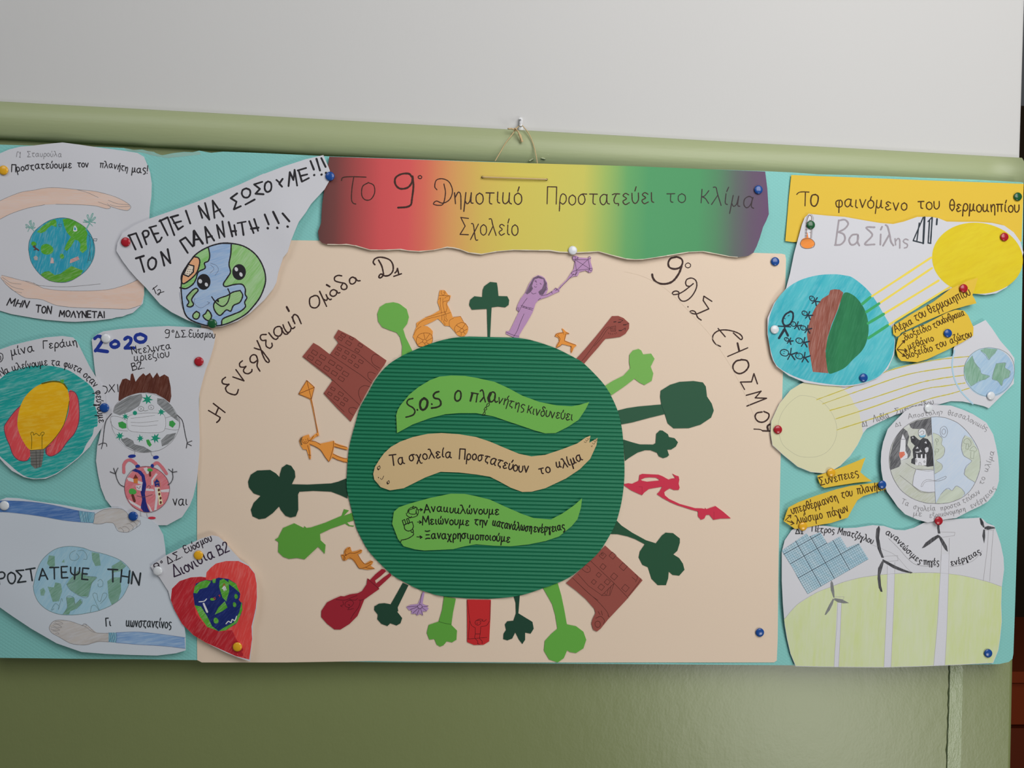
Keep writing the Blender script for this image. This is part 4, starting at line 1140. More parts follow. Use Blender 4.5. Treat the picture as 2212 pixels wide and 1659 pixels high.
A.fill('house_drawing', P('a 300,1060 320,1045 340,1060 335,1090 308,1085'), crayon((150, 150, 150), (215, 210, 210), -20, 400, 0.35), gl)
A.lines('globe_outline', 'a', '~255,990 262,920 300,840 370,775 450,728 540,708 620,715 700,750 770,800 820,870 848,960 845,1040 820,1110 770,1180 700,1235 620,1277 540,1287 450,1272 380,1232 320,1170 275,1090 255,990;~800,870 810,950 795,1060 780,1110;~790,860 830,900 838,1000 820,1100;805,1000 790,1090 812,1090 805,1000;525,765 550,765 548,785 530,785 525,765;840,895 870,895 865,915 838,912 840,895', 3, flat((70, 92, 100)))
A.lines('tree_drawing', 'a', '~290,810 270,790 250,830;~285,805 240,765 232,775 275,795;~285,800 262,745 278,735 285,790;~290,800 300,750 308,765 295,800;~280,800 230,790 240,800;~290,805 318,790 305,800;*6 285,800 310,832;~280,770 270,740 282,730', 5, flat((120, 168, 160)))
A.lines('tree_drawing', 'a', '~800,745 755,725 760,735 800,750;~800,740 780,690 790,680 805,735;~805,740 820,680 835,668 812,735;~810,740 850,700 855,710 815,745;~812,745 858,750 850,755;~800,750 745,745;~805,755 830,780;*9 805,750 770,815', 5, flat((105, 165, 155)))
A.fill('tree_drawing', C3('a', 303, 940, 24, 20, wob=0.1), M_LAND, gl)
A.lines('trunk_drawing', 'a', '312,955 318,990;*14 300,965 345,998;305,995 322,990', 9, flat((90, 60, 58)), gl)
A.text('lettering', 'a', 'Γ1', '145,160 185,165', 48, 3, M_PEN2)
A.text('lettering', 'a', 'Σταυρούλα', '245,160 400,158 552,160', 52, 3, M_PEN2)
A.text('lettering', 'a', 'Προστατεύουμε', '100,295 160,295 200,285 350,268 500,262 640,262', 66, 8, M_INK)
A.text('lettering', 'a', 'tον', '695,255 790,255', 60, 8, M_INK)
A.text('lettering', 'a', 'πλανήτη', '895,255 1000,262 1140,290', 62, 7, M_INK)
A.text('lettering', 'a', 'μας!', '1180,298 1320,305', 66, 8, M_INK)
A.text('lettering', 'a', 'ΜΗΝ', '62,1490 240,1512', 62, 10, M_INK, slant=0.25)
A.text('lettering', 'a', 'ΤΟΝ', '320,1550 455,1565', 62, 10, M_INK)
A.text('lettering', 'a', 'ΜΟΛΥΝΕΤΑΙ', '530,1590 700,1600 935,1600', 56, 10, M_INK)

# --- globe with a plaster
B = Sheet('plaster_globe_drawing', 'white drawing of a smiling globe with a sticking plaster under big marker letters', 'drawing',
  P('b 300,632 500,562 700,490 900,410 1100,330 1320,230 1335,228 1500,165 1700,100 1860,62 1885,120 1905,165 1918,200 1915,290 1870,370 1750,500 1700,580 1640,660 1610,730 1570,830 1540,930 1500,980 1470,1070 1455,1120 1440,1200 1410,1260 1330,1360 1200,1480 1090,1550 960,1595 870,1605 780,1590 640,1540 500,1470 400,1400 330,1320 260,1240 190,1170 120,1090 60,1010 5,920 15,850 60,760 170,690'),
  30.0, M_WP, 0.2, ((480, 610, 80, 1.2), (610, 470, 50, 1.5), (640, 520, 40, 0.8)), 0.9, 51)
B.lines('lettering', 'b', '118,780 178,908;112,785 182,762 235,890;240,762 275,862;~238,762 255,742 285,742 296,765 285,790 262,800;308,710 370,842;300,712 362,695;335,770 382,762;~370,845 395,830 412,800;'
   '398,645 465,780;390,655 465,620 525,780;498,618 560,728;490,620 560,600;522,672 585,655;558,730 602,700;628,560 668,675;742,518 775,625;742,518 838,640 800,492;868,470 885,625;868,470 965,612;890,570 935,548', 17, M_INK)
B.lines('lettering', 'b', '1088,405 1030,448 1082,480 1058,548 1120,520;~1170,360 1138,375 1130,410 1150,440 1185,440 1205,410 1200,375 1168,360;1162,505 1245,460;1312,302 1240,325 1292,365 1252,408 1325,413;~1365,298 1340,318 1335,365 1355,392 1385,380 1395,345 1388,310 1365,298;'
   '1440,285 1470,312;1495,275 1465,318 1490,345;1548,340 1560,215 1592,285 1602,195 1625,335;1640,205 1668,300;1630,200 1705,178;1655,250 1715,235;1668,300 1730,268', 17, M_INK)
B.lines('lettering', 'b', '1745,115 1775,192;*20 1777,242 1779,240;1798,95 1830,200;*20 1842,238 1845,236;1842,90 1880,168;*22 1883,222 1885,224', 18, M_INK)
B.lines('lettering', 'b', '180,988 252,965;215,975 255,1108;~325,980 295,1005 290,1050 310,1085 340,1080 360,1045 358,1000 325,978;435,1052 405,930 490,1030 465,905', 18, M_INK)
B.lines('lettering', 'b', '575,830 645,938;575,830 625,800 690,880;*24 702,742 700,870;*20 705,745 780,855;705,820 750,815;*16 800,705 820,850;800,705 882,828;815,800 862,788;*15 930,805 905,688 975,795 955,655;'
   '*18 1012,662 1045,790;1062,690 1078,778;*18 1032,745 1078,742;*14 1090,672 1165,658;1128,665 1145,778;*17 1195,655 1235,760;1240,635 1275,740;*18 1212,722 1280,712', 17, M_INK)
B.lines('lettering', 'b', '1335,595 1370,682;*22 1361,716 1363,718;1410,570 1460,672;*22 1446,713 1448,715;1495,585 1555,655;*22 1539,702 1541,704', 19, M_INK)
B.lines('lettering', 'b', '338,1250 362,1305;330,1265 372,1230;~375,1275 388,1265 402,1275 395,1298 385,1315 375,1312 385,1300 432,1285', 7, M_INK)
GB = catmull(P('b 585,1250 600,1130 650,1040 720,950 830,885 950,852 1050,855 1150,880 1240,940 1300,1020 1335,1110 1342,1190 1325,1260 1290,1340 1230,1420 1160,1490 1050,1550 950,1585 840,1592 740,1568 660,1530 620,1480 600,1400 590,1320'), True)
M_PB = crayon((150, 176, 206), (184, 192, 206), 20, 420, 0.42, 12, (128, 160, 200))
M_PG = crayon((146, 186, 130), (176, 198, 166), 55, 420, 0.4, 12, (118, 176, 88))
g = B.fill('globe_drawing', GB, M_PB)
B.fill('continent', P('b 1035,865 1030,950 1015,1040 1025,1110 1000,1160 965,1215 985,1240 1060,1220 1130,1220 1160,1260 1160,1310 1175,1340 1160,1375 1150,1400 1162,1420 1120,1460 1050,1490 960,1530 948,1580 1050,1550 1160,1490 1230,1420 1290,1340 1325,1260 1342,1190 1335,1110 1300,1020 1240,940 1150,880 1080,860'), M_PG, g)
B.fill('continent', P('b 830,890 842,960 830,1010 795,1030 800,1075 740,1110 720,1170 690,1220 620,1260 585,1250 600,1130 650,1040 720,950'), crayon((146, 190, 130), (176, 198, 166), 30, 420, 0.35, 12, (110, 176, 84)), g)
B.fill('plaster_drawing', catmull(P('b 700,972 742,985 752,1030 722,1120 650,1190 598,1212 590,1140 640,1050'), True), paper((216, 160, 120)), g)
pd = B.fill('plaster_pad', P('b 650,1042 700,1055 695,1110 652,1150 605,1130'), paper((214, 200, 184)), g)
M_ISL = crayon((148, 190, 126), (172, 196, 160), 35, 420, 0.3, 10)
for ol in ('690,1270 720,1255 738,1275 700,1320 680,1360 697,1400 670,1422 638,1412 655,1380 635,1340 652,1310', '722,1462 750,1480 745,1515 722,1532 695,1520 693,1490', '822,1448 845,1470 858,1510 835,1545 800,1530 782,1500 805,1480',
           '1115,1275 1137,1320 1112,1380 1055,1410 1030,1460 990,1450 935,1498 890,1460 878,1400 920,1350 1000,1320 1050,1290'):
    B.fill('island', catmull(P('b ' + ol), True), M_ISL, g)
M_BK = flat((38, 36, 40))
def closed(s): 
    a = s.split()
    return s + ' ' + a[0]
B.lines('globe_outline', 'b', '~' + closed('585,1250 600,1130 650,1040 720,950 830,885 950,852 1050,855 1150,880 1240,940 1300,1020 1335,1110 1342,1190 1325,1260 1290,1340 1230,1420 1160,1490 1050,1550 950,1585 840,1592 740,1568 660,1530 620,1480 600,1400 590,1320')
   + ';~1035,862 1030,950 1015,1040 1028,1110 1000,1160 965,1215 985,1240 1060,1222 1130,1220 1160,1260 1160,1310 1175,1340 1155,1380 1162,1420 1120,1460 1050,1490 960,1530 948,1580;~830,890 842,960 830,1010 795,1030 800,1075 740,1110 720,1170 690,1220 630,1258 575,1250;~' + closed('700,972 742,985 752,1030 722,1120 650,1190 598,1212 590,1140 640,1050')
   + ';' + closed('650,1042 700,1055 695,1110 652,1150 605,1130') + ';~' + closed('690,1270 720,1255 738,1275 700,1320 680,1360 697,1400 670,1422 638,1412 655,1380 635,1340 652,1310') + ';~' + closed('722,1462 750,1480 745,1515 722,1532 695,1520 693,1490')
   + ';~' + closed('822,1448 845,1470 858,1510 835,1545 800,1530 782,1500 805,1480') + ';~' + closed('1115,1275 1137,1320 1112,1380 1055,1410 1030,1460 990,1450 935,1498 890,1460 878,1400 920,1350 1000,1320 1050,1290') + ';950,852 1055,855', 12, M_BK)
B.lines('smile_drawing', 'b', '~860,1332 900,1385 955,1418 1000,1385 1022,1310 1005,1260;~905,1360 920,1378 915,1350', 11, M_BK)
for cx, cy, h1, h2 in ((788, 1198, (757, 1192, 17, 20), (812, 1222, 14, 19)), (1105, 1110, (1080, 1085, 15, 20), (1122, 1132, 14, 21))):
    e_ = B.fill('eye_drawing', ell('b', cx, cy, 61, 71), M_BK)
    B.fill('eye_highlight', ell('b', *h1, rot=-0.4), paper((195, 195, 200)), e_)
    B.fill('eye_highlight', ell('b', *h2, rot=-0.4), paper((195, 195, 200)), e_)
dots = []
rr = random.Random(5)
for i in range(14):
    x, y = 622 + (i % 4) * 18 + (i // 4) * 4, 1120 - (i // 4) * 20 + (i % 4) * 3
    dots.append('%d,%d %d,%d' % (x, y, x + 1, y + 1))
B.lines('pad_dots', 'b', ';'.join(dots), 7, M_BK)
B.lines('pencil_lines', 'b', '~850,1030 900,1050 920,1090 890,1140;~710,1340 705,1390 760,1430 820,1400 840,1380;~600,1440 580,1360 572,1290;820,1375 842,1385 825,1400;~850,1045 880,1080 845,1120', 2.5, flat((110, 120, 140)))

# --- light bulb
Cs = Sheet('light_bulb_drawing', 'white drawing of a yellow light bulb held by red hands on a teal disc', 'drawing',
  P('c -80,270 0,250 100,215 220,185 380,150 520,138 610,150 645,190 700,300 750,400 800,480 850,560 872,620 880,700 885,780 876,850 840,915 790,990 750,1060 700,1110 650,1160 560,1230 470,1290 380,1328 280,1332 200,1315 100,1262 40,1205 -10,1150 -80,1110'),
  29.0, M_WP, 0.2, ((230, 850, 30, -0.6), (100, 730, 60, 1.2)), 0.8, 52)
M_TEAL = crayon((22, 145, 140), (170, 205, 205), 18, 210, 0.16, 8, (40, 158, 152))
d = Cs.fill('teal_disc', catmull(P('c -80,560 0,498 60,450 150,412 280,387 420,387 560,420 660,480 740,540 780,590 790,640 785,700 810,780 812,885 785,900 770,965 720,1040 680,1120 600,1190 520,1250 430,1300 330,1325 230,1315 150,1270 80,1210 0,1140 -80,1060'), True), M_TEAL)
M_RED = crayon((212, 78, 84), (215, 150, 150), 70, 250, 0.12, 8, (200, 66, 72))
Cs.fill('hand_drawing', catmull(P('c 200,680 170,720 120,770 60,850 35,900 50,980 80,1050 110,1130 160,1175 220,1178 248,1150 252,1090 200,1000 150,900 150,800'), True), M_RED, d)
Cs.fill('hand_drawing', catmull(P('c 575,600 620,605 650,660 660,760 655,860 620,950 560,1020 500,1100 430,1140 385,1120 380,1070 440,1010 500,930 550,840 575,740'), True), M_RED, d)
Cs.lines('hand_outline', 'c', '~200,680 170,720 120,770 60,850 35,900 50,980 80,1050 110,1130 160,1175 220,1178 248,1150;~575,600 620,605 650,660 660,760 655,860 620,950 560,1020 500,1100 430,1140 385,1120 380,1070;~385,1120 390,1070 420,1050', 6, flat((110, 60, 80)))
M_YEL = crayon((222, 172, 22), (228, 196, 80), 10, 190, 0.2, 5, (214, 160, 20))
bb = Cs.fill('bulb_drawing', catmull(P('c 440,520 510,530 560,580 578,680 560,780 530,880 480,960 430,1020 370,1075 300,1090 240,1080 190,1010 155,930 145,850 165,740 200,660 260,590 340,540'), True), M_YEL)
cap_ = Cs.fill('bulb_cap', P('c 250,1092 370,1082 358,1160 345,1228 292,1245 258,1212'), crayon((110, 108, 104), (140, 138, 134), 8, 300, 0.3))
Cs.lines('bulb_outline', 'c', '*12 ~350,535 440,517 520,530 560,575;~578,680 560,780 530,880 480,960 430,1020 370,1078;~262,1080 265,1020 262,965;~350,1078 350,1010 350,960;~255,960 262,940 278,945 280,965 300,950 315,960 330,970 345,945 360,940 370,948 355,970', 5, flat((100, 92, 20)), bb)
Cs.lines('cap_lines', 'c', '250,1092 370,1082;252,1115 366,1108;255,1138 362,1132;256,1160 358,1155;258,1185 352,1180;258,1212 348,1205;300,1095 305,1240;335,1090 330,1230', 4, flat((70, 68, 66)), cap_)
Cs.fill('bulb_tip', P('c 500,502 535,502 530,535 505,525'), M_LAND)
Cs.lines('circled_number', 'c', '~0,280 20,290 25,320 10,350 -10,355;~-8,300 5,310 5,340', 6, M_INK)
Cs.text('lettering', 'c', 'μίνα', '95,305 190,285 285,262', 78, 7.5, M_INK)
Cs.text('lettering', 'c', 'Γεράκη', '358,245 500,235 640,212', 66, 7.5, M_INK)
Cs.text('lettering', 'c', 'Να κλείνουμε τα φωτα οταν φεύγουμε', '8,475 90,440 180,415 300,395 400,382 500,388 590,408 660,445 740,520 790,580 800,650 808,740 826,860', 62, 7, M_INK, wob=0.04)

# --- 2020 drawing
D2 = Sheet('mask_globe_drawing', 'white drawing headed 2020 of a globe in a face mask above a pink globe', 'drawing',
  P('c 765,170 800,130 860,100 1000,80 1200,65 1400,55 1600,65 1735,78 z 459,714 465,730 461,750 454,774 444,800 437,825 431,849 c 1658,660 1658,760 1660,860 1665,1000 1662,1100 1655,1200 1640,1350 1610,1480 d 1510,120 1450,210 1330,275 1240,275 1150,260 1050,240 c 1000,1600 930,1565 880,1500 840,1400 815,1280 800,1180 810,1060 830,980 850,880 850,750 820,600 790,420 775,280'),
  27.4, M_WP, 0.2, ((440, 720, 40, 1.0), (420, 1050, 60, 1.6)), 0.8, 53)
M_BLU = flat((32, 52, 138))
D2.lines('year_lettering', 'c', '~790,160 815,140 848,150 850,180 830,215 795,262;*30 800,255 895,268;~955,180 925,200 930,225 960,232 988,218 985,190 955,178;~1040,165 1065,148 1090,160 1085,195 1045,235;*26 1042,240 1118,238;~1172,122 1132,135 1130,170 1165,190 1205,180 1215,145 1172,122', 28, M_BLU)
D2.text('lettering', 'c', '9°', '1375,152 1448,152', 66, 7, M_INK)
D2.text('lettering', 'c', 'Δ.Σ.', '1462,152 1560,145', 55, 7, M_INK)
D2.text('lettering', 'c', 'Ϲυόσμου', '1575,148 1680,150 1790,155', 62, 7, M_INK)
D2.text('lettering', 'c', 'Ντελιντα', '1100,290 1250,270 1425,245', 62, 7, M_INK)
D2.text('lettering', 'c', 'κριεζιου', '1120,348 1250,335 1410,312', 68, 7, M_INK)
D2.text('lettering', 'c', 'Β2.', '1105,428 1200,405', 58, 7, M_INK)
D2.lines('lettering', 'c', '~858,555 885,562 895,590 880,615 862,618;912,545 955,605;955,542 905,605;980,542 985,602', 7, M_INK)
D2.text('lettering', 'c', 'ναι', '1445,1548 1560,1548', 82, 8, M_INK)
gb = D2.fill('globe_drawing', ell('c', 1210, 862, 283, 250, wob=0.01), paper((196, 198, 204)))
M_GY = crayon((122, 124, 126), (180, 182, 186), 35, 420, 0.36, 14, (100, 102, 104))
for ol in ('1180,620 1188,650 1160,720 1080,770 1000,800 945,780 960,720 1010,680 1080,640', '1310,655 1370,665 1430,720 1470,790 1492,855 1430,810 1360,750 1310,700', '1005,1000 1060,985 1110,1010 1120,1040 1200,1060 1268,1100 1200,1112 1120,1092 1050,1055', '1468,945 1450,990 1400,1040 1350,1058 1342,1010 1390,960'):
    D2.fill('grey_patch', P('c ' + ol), M_GY, gb)
D2.fill('hair_drawing', P('c 988,675 995,560 1020,500 1050,492 1085,510 1092,455 1108,450 1130,520 1160,480 1195,448 1215,470 1250,445 1275,490 1310,443 1330,480 1370,458 1405,480 1422,560 1428,640 1415,695 1370,660 1300,620 1220,608 1150,615 1060,640 1000,680'), crayon((92, 46, 34), (130, 90, 80), 75, 330, 0.22, 9, (76, 38, 30)))
mk = D2.fill('mask_drawing', catmull(P('c 1080,800 1150,787 1250,780 1340,785 1375,812 1378,900 1340,940 1200,943 1085,928 1060,880 1062,830'), True), paper((202, 203, 209)), gb)
D2.lines('mask_outline', 'c', '~' + closed('1080,800 1150,787 1250,780 1340,785 1375,812 1378,900 1340,940 1200,943 1085,928 1060,880 1062,830') + ';~1060,842 985,810 925,812 925,860 950,900 1000,925 1065,930;~1378,822 1430,808 1490,812 1488,915 1378,912;~1090,825 1180,815 1290,800;~1090,858 1180,860 1320,845;~1095,885 1200,890 1310,880', 3, M_PEN, gb)
D2.lines('globe_outline', 'c', '~945,770 960,720 1010,670 1080,635 1180,612 1300,630 1400,690 1470,780 1495,870 1480,940 1430,1020 1350,1080 1268,1102 1180,1108 1080,1080 1000,1010 945,930 925,850', 3, M_PEN, gb)
M_VIR = flat((30, 140, 112))
def star(cx, cy, r, n=8, seed=0):
    rr = random.Random(seed)
    out = []
    for i in range(2 * n):
        a = math.pi * i / n + rr.uniform(-.1, .1)
        q = r * (rr.uniform(0.85, 1.2) if i % 2 == 0 else 0.45)
        out.append('%d,%d' % (cx + q * math.cos(a), cy + q * math.sin(a)))
    return 'c ' + ' '.join(out)
for i, (cx, cy, r) in enumerate(((1230, 668, 44), (1345, 772, 32), (1046, 810, 28), (1000, 972, 34), (1170, 992, 32), (1296, 990, 42))):
    D2.fill('virus_drawing', P(star(cx, cy, r, 7, i)), M_VIR, gb)
D2.fill('virus_drawing', ell('c', 1125, 780, 18, 18), M_VIR, gb)
for ol in ('985,860 1020,850 1052,870 1055,905 1020,910 992,895', '1412,850 1440,842 1465,870 1440,902 1410,885', '1218,1005 1240,1000 1265,1045 1248,1062 1228,1040'):
    D2.fill('green_spot', P('c ' + ol), flat((60, 150, 72)), gb)
D2.lines('face_outline', 'c', '~' + closed('1175,723 1155,735 1155,755 1175,765 1195,755 1197,735') + ';~' + closed('1260,712 1240,722 1240,742 1260,752 1280,742 1280,722') + ';~1170,738 1182,745 1170,752;~1255,728 1265,735 1255,740;~1190,755 1210,762 1235,755', 3, M_PEN, gb)
D2.lines('arm_drawing', 'c', '~930,785 890,835 875,880 865,950 858,1030;855,1030 822,1046;857,1032 845,1078;~857,1030 885,1035 890,1058;~1475,795 1515,835 1530,880 1545,960 1562,1030;1560,1028 1600,1012;1560,1030 1553,1072;1560,1035 1595,1052', 6, flat((62, 62, 66)), gb)
D2.lines('leg_line', 'c', '1125,1100 1122,1130;~1258,1102 1265,1130 1290,1145', 2.5, M_PEN, gb)
D2.fill('shoe_drawing', ell('c', 1100, 1140, 33, 14, rot=-0.1), M_BLU, gb)
D2.fill('shoe_drawing', ell('c', 1300, 1150, 25, 15, rot=-0.15), M_BLU, gb)
M_RS = crayon((198, 100, 108), (208, 150, 156), 40, 350, 0.25, 8, (206, 122, 130))
g2 = D2.fill('pink_globe_drawing', ell('c', 1225, 1415, 188, 190, wob=0.01), M_RS)
D2.lines('horn_drawing', 'c', '~1033,1275 1033,1215 1055,1180 1090,1172 1130,1200 1145,1222;~1275,1215 1310,1195 1345,1225 1388,1285', 26, flat((198, 112, 120)), g2)
D2.fill('river_drawing', P('c 1100,1262 1130,1245 1175,1262 1205,1300 1220,1380 1208,1450 1218,1520 1232,1570 1250,1605 1200,1608 1172,1570 1185,1500 1172,1440 1188,1370 1180,1310 1150,1278'), crayon((38, 44, 122), (60, 66, 140), 80, 300, 0.2), g2)
D2.fill('shoulder_drawing', ell('c', 1148, 1225, 20, 16), M_BLU, g2)
D2.fill('shoulder_drawing', ell('c', 1270, 1222, 14, 18), M_BLU, g2)
M_RD = paper((205, 198, 202))
for ol in ('1058,1322 1080,1318 1190,1358 1185,1378 1070,1345', '1130,1385 1185,1378 1180,1430 1140,1420', '1195,1240 1225,1232 1248,1280 1225,1290', '1300,1282 1315,1290 1275,1345 1278,1380 1262,1380 1262,1335', '1218,1408 1280,1415 1285,1432 1215,1428', '1338,1422 1412,1412 1410,1440 1342,1440', '1288,1400 1310,1400 1318,1480 1305,1588 1285,1592 1298,1480', '1225,1530 1250,1560 1270,1602 1255,1602', '1060,1500 1080,1505 1175,1560 1172,1580 1085,1530'):
    D2.fill('road_drawing', P('c ' + ol), M_RD, g2)
D2.fill('strip_drawing', P('c 1310,1400 1330,1402 1358,1538 1325,1548 1318,1480'), paper((220, 212, 170)), g2)
for x, y in ((1324, 1422), (1328, 1456), (1338, 1490), (1340, 1526)):
    D2.fill('brown_spot', ell('c', x, y, 9, 13), flat((100, 48, 40)), g2)
D2.fill('house_drawing', P('c 1112,1325 1130,1290 1150,1325 1148,1368 1115,1365'), flat((200, 118, 60)), g2)
D2.fill('roof_drawing', P('c 1110,1328 1130,1290 1152,1325'), flat((112, 52, 44)), g2)
D2.fill('house_drawing', P('c 1285,1350 1308,1322 1332,1350 1335,1392 1292,1392'), flat((38, 48, 120)), g2)
D2.lines('house_outline', 'c', '1290,1350 1305,1325 1330,1350 1335,1395;1300,1365 1322,1362;1305,1385 1318,1385', 5, flat((190, 120, 90)), g2)
for (tx, ty, r1, r2, bx) in ((1105, 1435, 32, 25, 1455), (1250, 1255, 23, 14, 1270)):
    D2.fill('tree_crown', ell('c', tx, ty, r1, r2, wob=0.08), flat((74, 160, 72)), g2)
D2.lines('tree_trunk', 'c', '*20 1105,1465 1122,1515;*18 1250,1275 1252,1302', 18, flat((98, 50, 44)), g2)
D2.lines('pink_globe_outline', 'c', '~' + closed('1040,1380 1055,1320 1100,1260 1170,1230 1250,1228 1320,1255 1380,1310 1408,1370 1412,1430 1390,1510 1340,1570 1270,1605 1190,1602 1110,1560 1060,1490 1040,1430') + ';~1140,1395 1160,1410 1170,1390;~1225,1400 1240,1385 1255,1395 1245,1410;~1140,1470 1200,1480 1270,1460', 3.5, flat((120, 80, 90)), g2)
D2.lines('arm_drawing', 'c', '~1035,1395 1000,1375 975,1330 965,1288;965,1288 918,1270;962,1285 948,1240;~965,1285 975,1255 985,1238;~1400,1380 1425,1360 1442,1320 1438,1275;1438,1275 1405,1248;1438,1275 1440,1245;1438,1275 1475,1268', 6, flat((62, 62, 66)), g2)
D2.lines('leg_line', 'c', '1170,1602 1175,1640;1222,1615 1230,1650', 2.5, M_PEN, g2)
D2.fill('shoe_drawing', ell('d', 1210, 217, 31, 10), flat((190, 48, 66)), g2)

# --- PROTECT drawing
E = Sheet('sleeve_hands_drawing', 'large pale drawing at lower left of two blue-sleeved hands round an oval globe', 'drawing',
  P('d -90,95 0,75 50,55 150,60 300,85 480,110 620,135 720,155 800,148 870,133 950,135 1010,170 1100,200 1200,230 1262,280 1300,350 1315,450 1322,540 1330,700 1370,850 1420,980 1470,1090 1478,1150 1479,1272 1400,1295 1250,1313 1050,1308 850,1300 650,1285 450,1215 250,1100 100,1000 0,930 -90,860'),
  29.2, M_WPB, 0.2, ((60, 1330, 110, 2.6), (210, 1400, 120, 1.5), (330, 1150, 40, -0.5)), 1.0, 54)
M_SLV = crayon((82, 122, 178), (140, 165, 200), 8, 330, 0.25, 10, (66, 104, 164))
M_SL2 = crayon((140, 170, 205), (176, 196, 214), 8, 330, 0.35, 10, (110, 146, 192))
M_CUF = crayon((110, 165, 188), (170, 195, 205), 60, 330, 0.35, 8)
M_HND = crayon((192, 186, 182), (196, 198, 204), 20, 200, 0.35, 6)
E.fill('hand_drawing', P('d 755,190 800,160 850,145 950,140 1010,170 1040,220 1115,235 1100,270 1020,330 950,325 905,260 840,255 770,268 742,255'), M_HND)
E.fill('sleeve_drawing', P('d -90,95 0,82 150,80 300,95 450,120 630,160 640,250 500,235 300,200 100,175 0,170 -90,180'), M_SLV)
E.fill('cuff_drawing', P('d 630,160 752,175 742,255 640,250'), M_CUF)
E.fill('hand_drawing', P('d 390,1090 420,1040 470,1030 560,1040 650,1070 690,1065 770,1130 865,1135 865,1205 780,1205 700,1225 640,1228 560,1215 470,1165 410,1130'), M_HND)
E.fill('sleeve_drawing', P('d 925,1130 1100,1125 1300,1145 1470,1170 1475,1255 1300,1235 1100,1225 925,1210'), M_SL2)
E.fill('cuff_drawing', P('d 865,1130 925,1130 925,1210 865,1205'), M_CUF)
E.lines('hand_outline', 'd', '~755,190 800,162 850,145 950,142 1000,165 1035,215;~742,262 800,265 860,252 905,262 940,320 1010,332 1060,310 1115,270 1115,235;~945,300 960,295 985,320 980,332;~975,290 1000,285 1030,310 1020,328;~1010,265 1035,262 1062,290 1055,308;~1040,250 1065,248 1092,275 1085,292;~1065,240 1090,235 1112,250;'
   '~865,1135 770,1132 735,1110 690,1068 650,1070 560,1040 470,1030 420,1045 392,1090 410,1130 470,1165 560,1215 640,1228 700,1225 780,1200 865,1205;~440,1040 480,1045 500,1060 460,1060 435,1050;~425,1060 470,1070 490,1088 445,1085 420,1075;~405,1085 450,1095 475,1112 430,1110 402,1100;~420,1115 455,1125 470,1142 440,1138;~650,1072 690,1090 730,1120 770,1132;~655,1075 670,1058 692,1068 680,1082', 3, M_PEN)
E.lines('cuff_lines', 'd', '~622,160 632,200 645,250;~652,165 662,205 672,252;~675,168 682,210 690,254;~695,170 700,212 710,254;~755,180 750,220 742,258;~868,1130 880,1168 868,1205;~885,1130 896,1168 885,1207;~902,1130 912,1168 900,1208;~925,1130 930,1168 922,1210', 3, flat((80, 110, 130)))
for tl in ('~-80,88 0,80 150,82 300,95 450,120 620,158 755,175;~-80,180 0,170 100,175 300,200 500,235 640,250 742,257', '~925,1130 1100,1125 1300,1145 1475,1170;~925,1210 1100,1225 1300,1237 1475,1257'):
    E.lines('sleeve_outline', 'd', tl, 3, flat((110, 130, 165)))
GE = '265,760 290,650 330,560 400,490 470,455 560,443 660,455 730,480 850,510 960,555 1030,620 1045,680 1020,760 970,850 890,910 800,950 720,970 600,988 480,985 380,950 310,890 275,820'
g = E.fill('globe_drawing', catmull(P('d ' + GE), True), crayon((134, 176, 198), (172, 198, 208), 60, 300, 0.42, 8, (150, 188, 206)))
M_EL = crayon((116, 156, 140), (150, 184, 176), 40, 330, 0.38, 9, (104, 146, 122))
for ol in ('530,745 560,700 620,640 690,680 770,690 730,740 715,790 700,845 640,840 560,790', '380,765 430,770 440,730 485,740 495,800 470,880 420,885 400,820', '855,720 900,690 960,690 965,800 940,880 890,910 865,850', '530,850 590,850 600,900 640,865 655,890 610,940 560,960 550,985 500,985 535,930',
           '730,490 790,500 802,595 760,600 735,550', '390,515 435,520 438,600 400,610 375,580', '890,600 960,558 1005,600 960,640 890,655', '490,570 510,545 515,572', '320,790 345,772 362,800 350,835 325,835'):
    E.fill('continent', P('d ' + ol), M_EL, g)
E.lines('globe_outline', 'd', '~' + closed(GE) + ';~600,475 560,500 560,545 600,555 630,530 610,500;~620,480 660,475 690,510 690,545 665,545;~530,745 590,720 620,640 700,680 770,690 730,740 700,845 640,840 560,790 530,745;~780,720 800,705 820,730 815,760 785,765 780,740;~720,970 730,920 760,915 790,950 740,830 770,820 780,870 800,880 820,820 850,820 845,850 800,900;~430,940 410,950 440,900 470,920 465,945 490,860 498,880;~500,985 535,930 530,850 560,840 590,855 600,910 640,865 655,890 610,940', 3, flat((112, 136, 136)), g)
M_CH = flat((44, 50, 54))
E.text('lettering', 'd', 'ΡΟΣΤΑΤΕΨΕ', '-8,745 80,738 190,728 300,708 420,700 520,698 600,702 700,712', 92, 12, M_CH)
E.text('lettering', 'd', 'ΤΗΝ', '860,722 960,728 1108,752', 98, 13, M_CH, slant=-0.05)
E.text('lettering', 'd', 'Γι', '845,1078 882,1075', 62, 8, M_CH)
E.text('lettering', 'd', 'κωνσταντίνος', '1005,1080 1150,1085 1362,1095', 78, 8, M_CH)

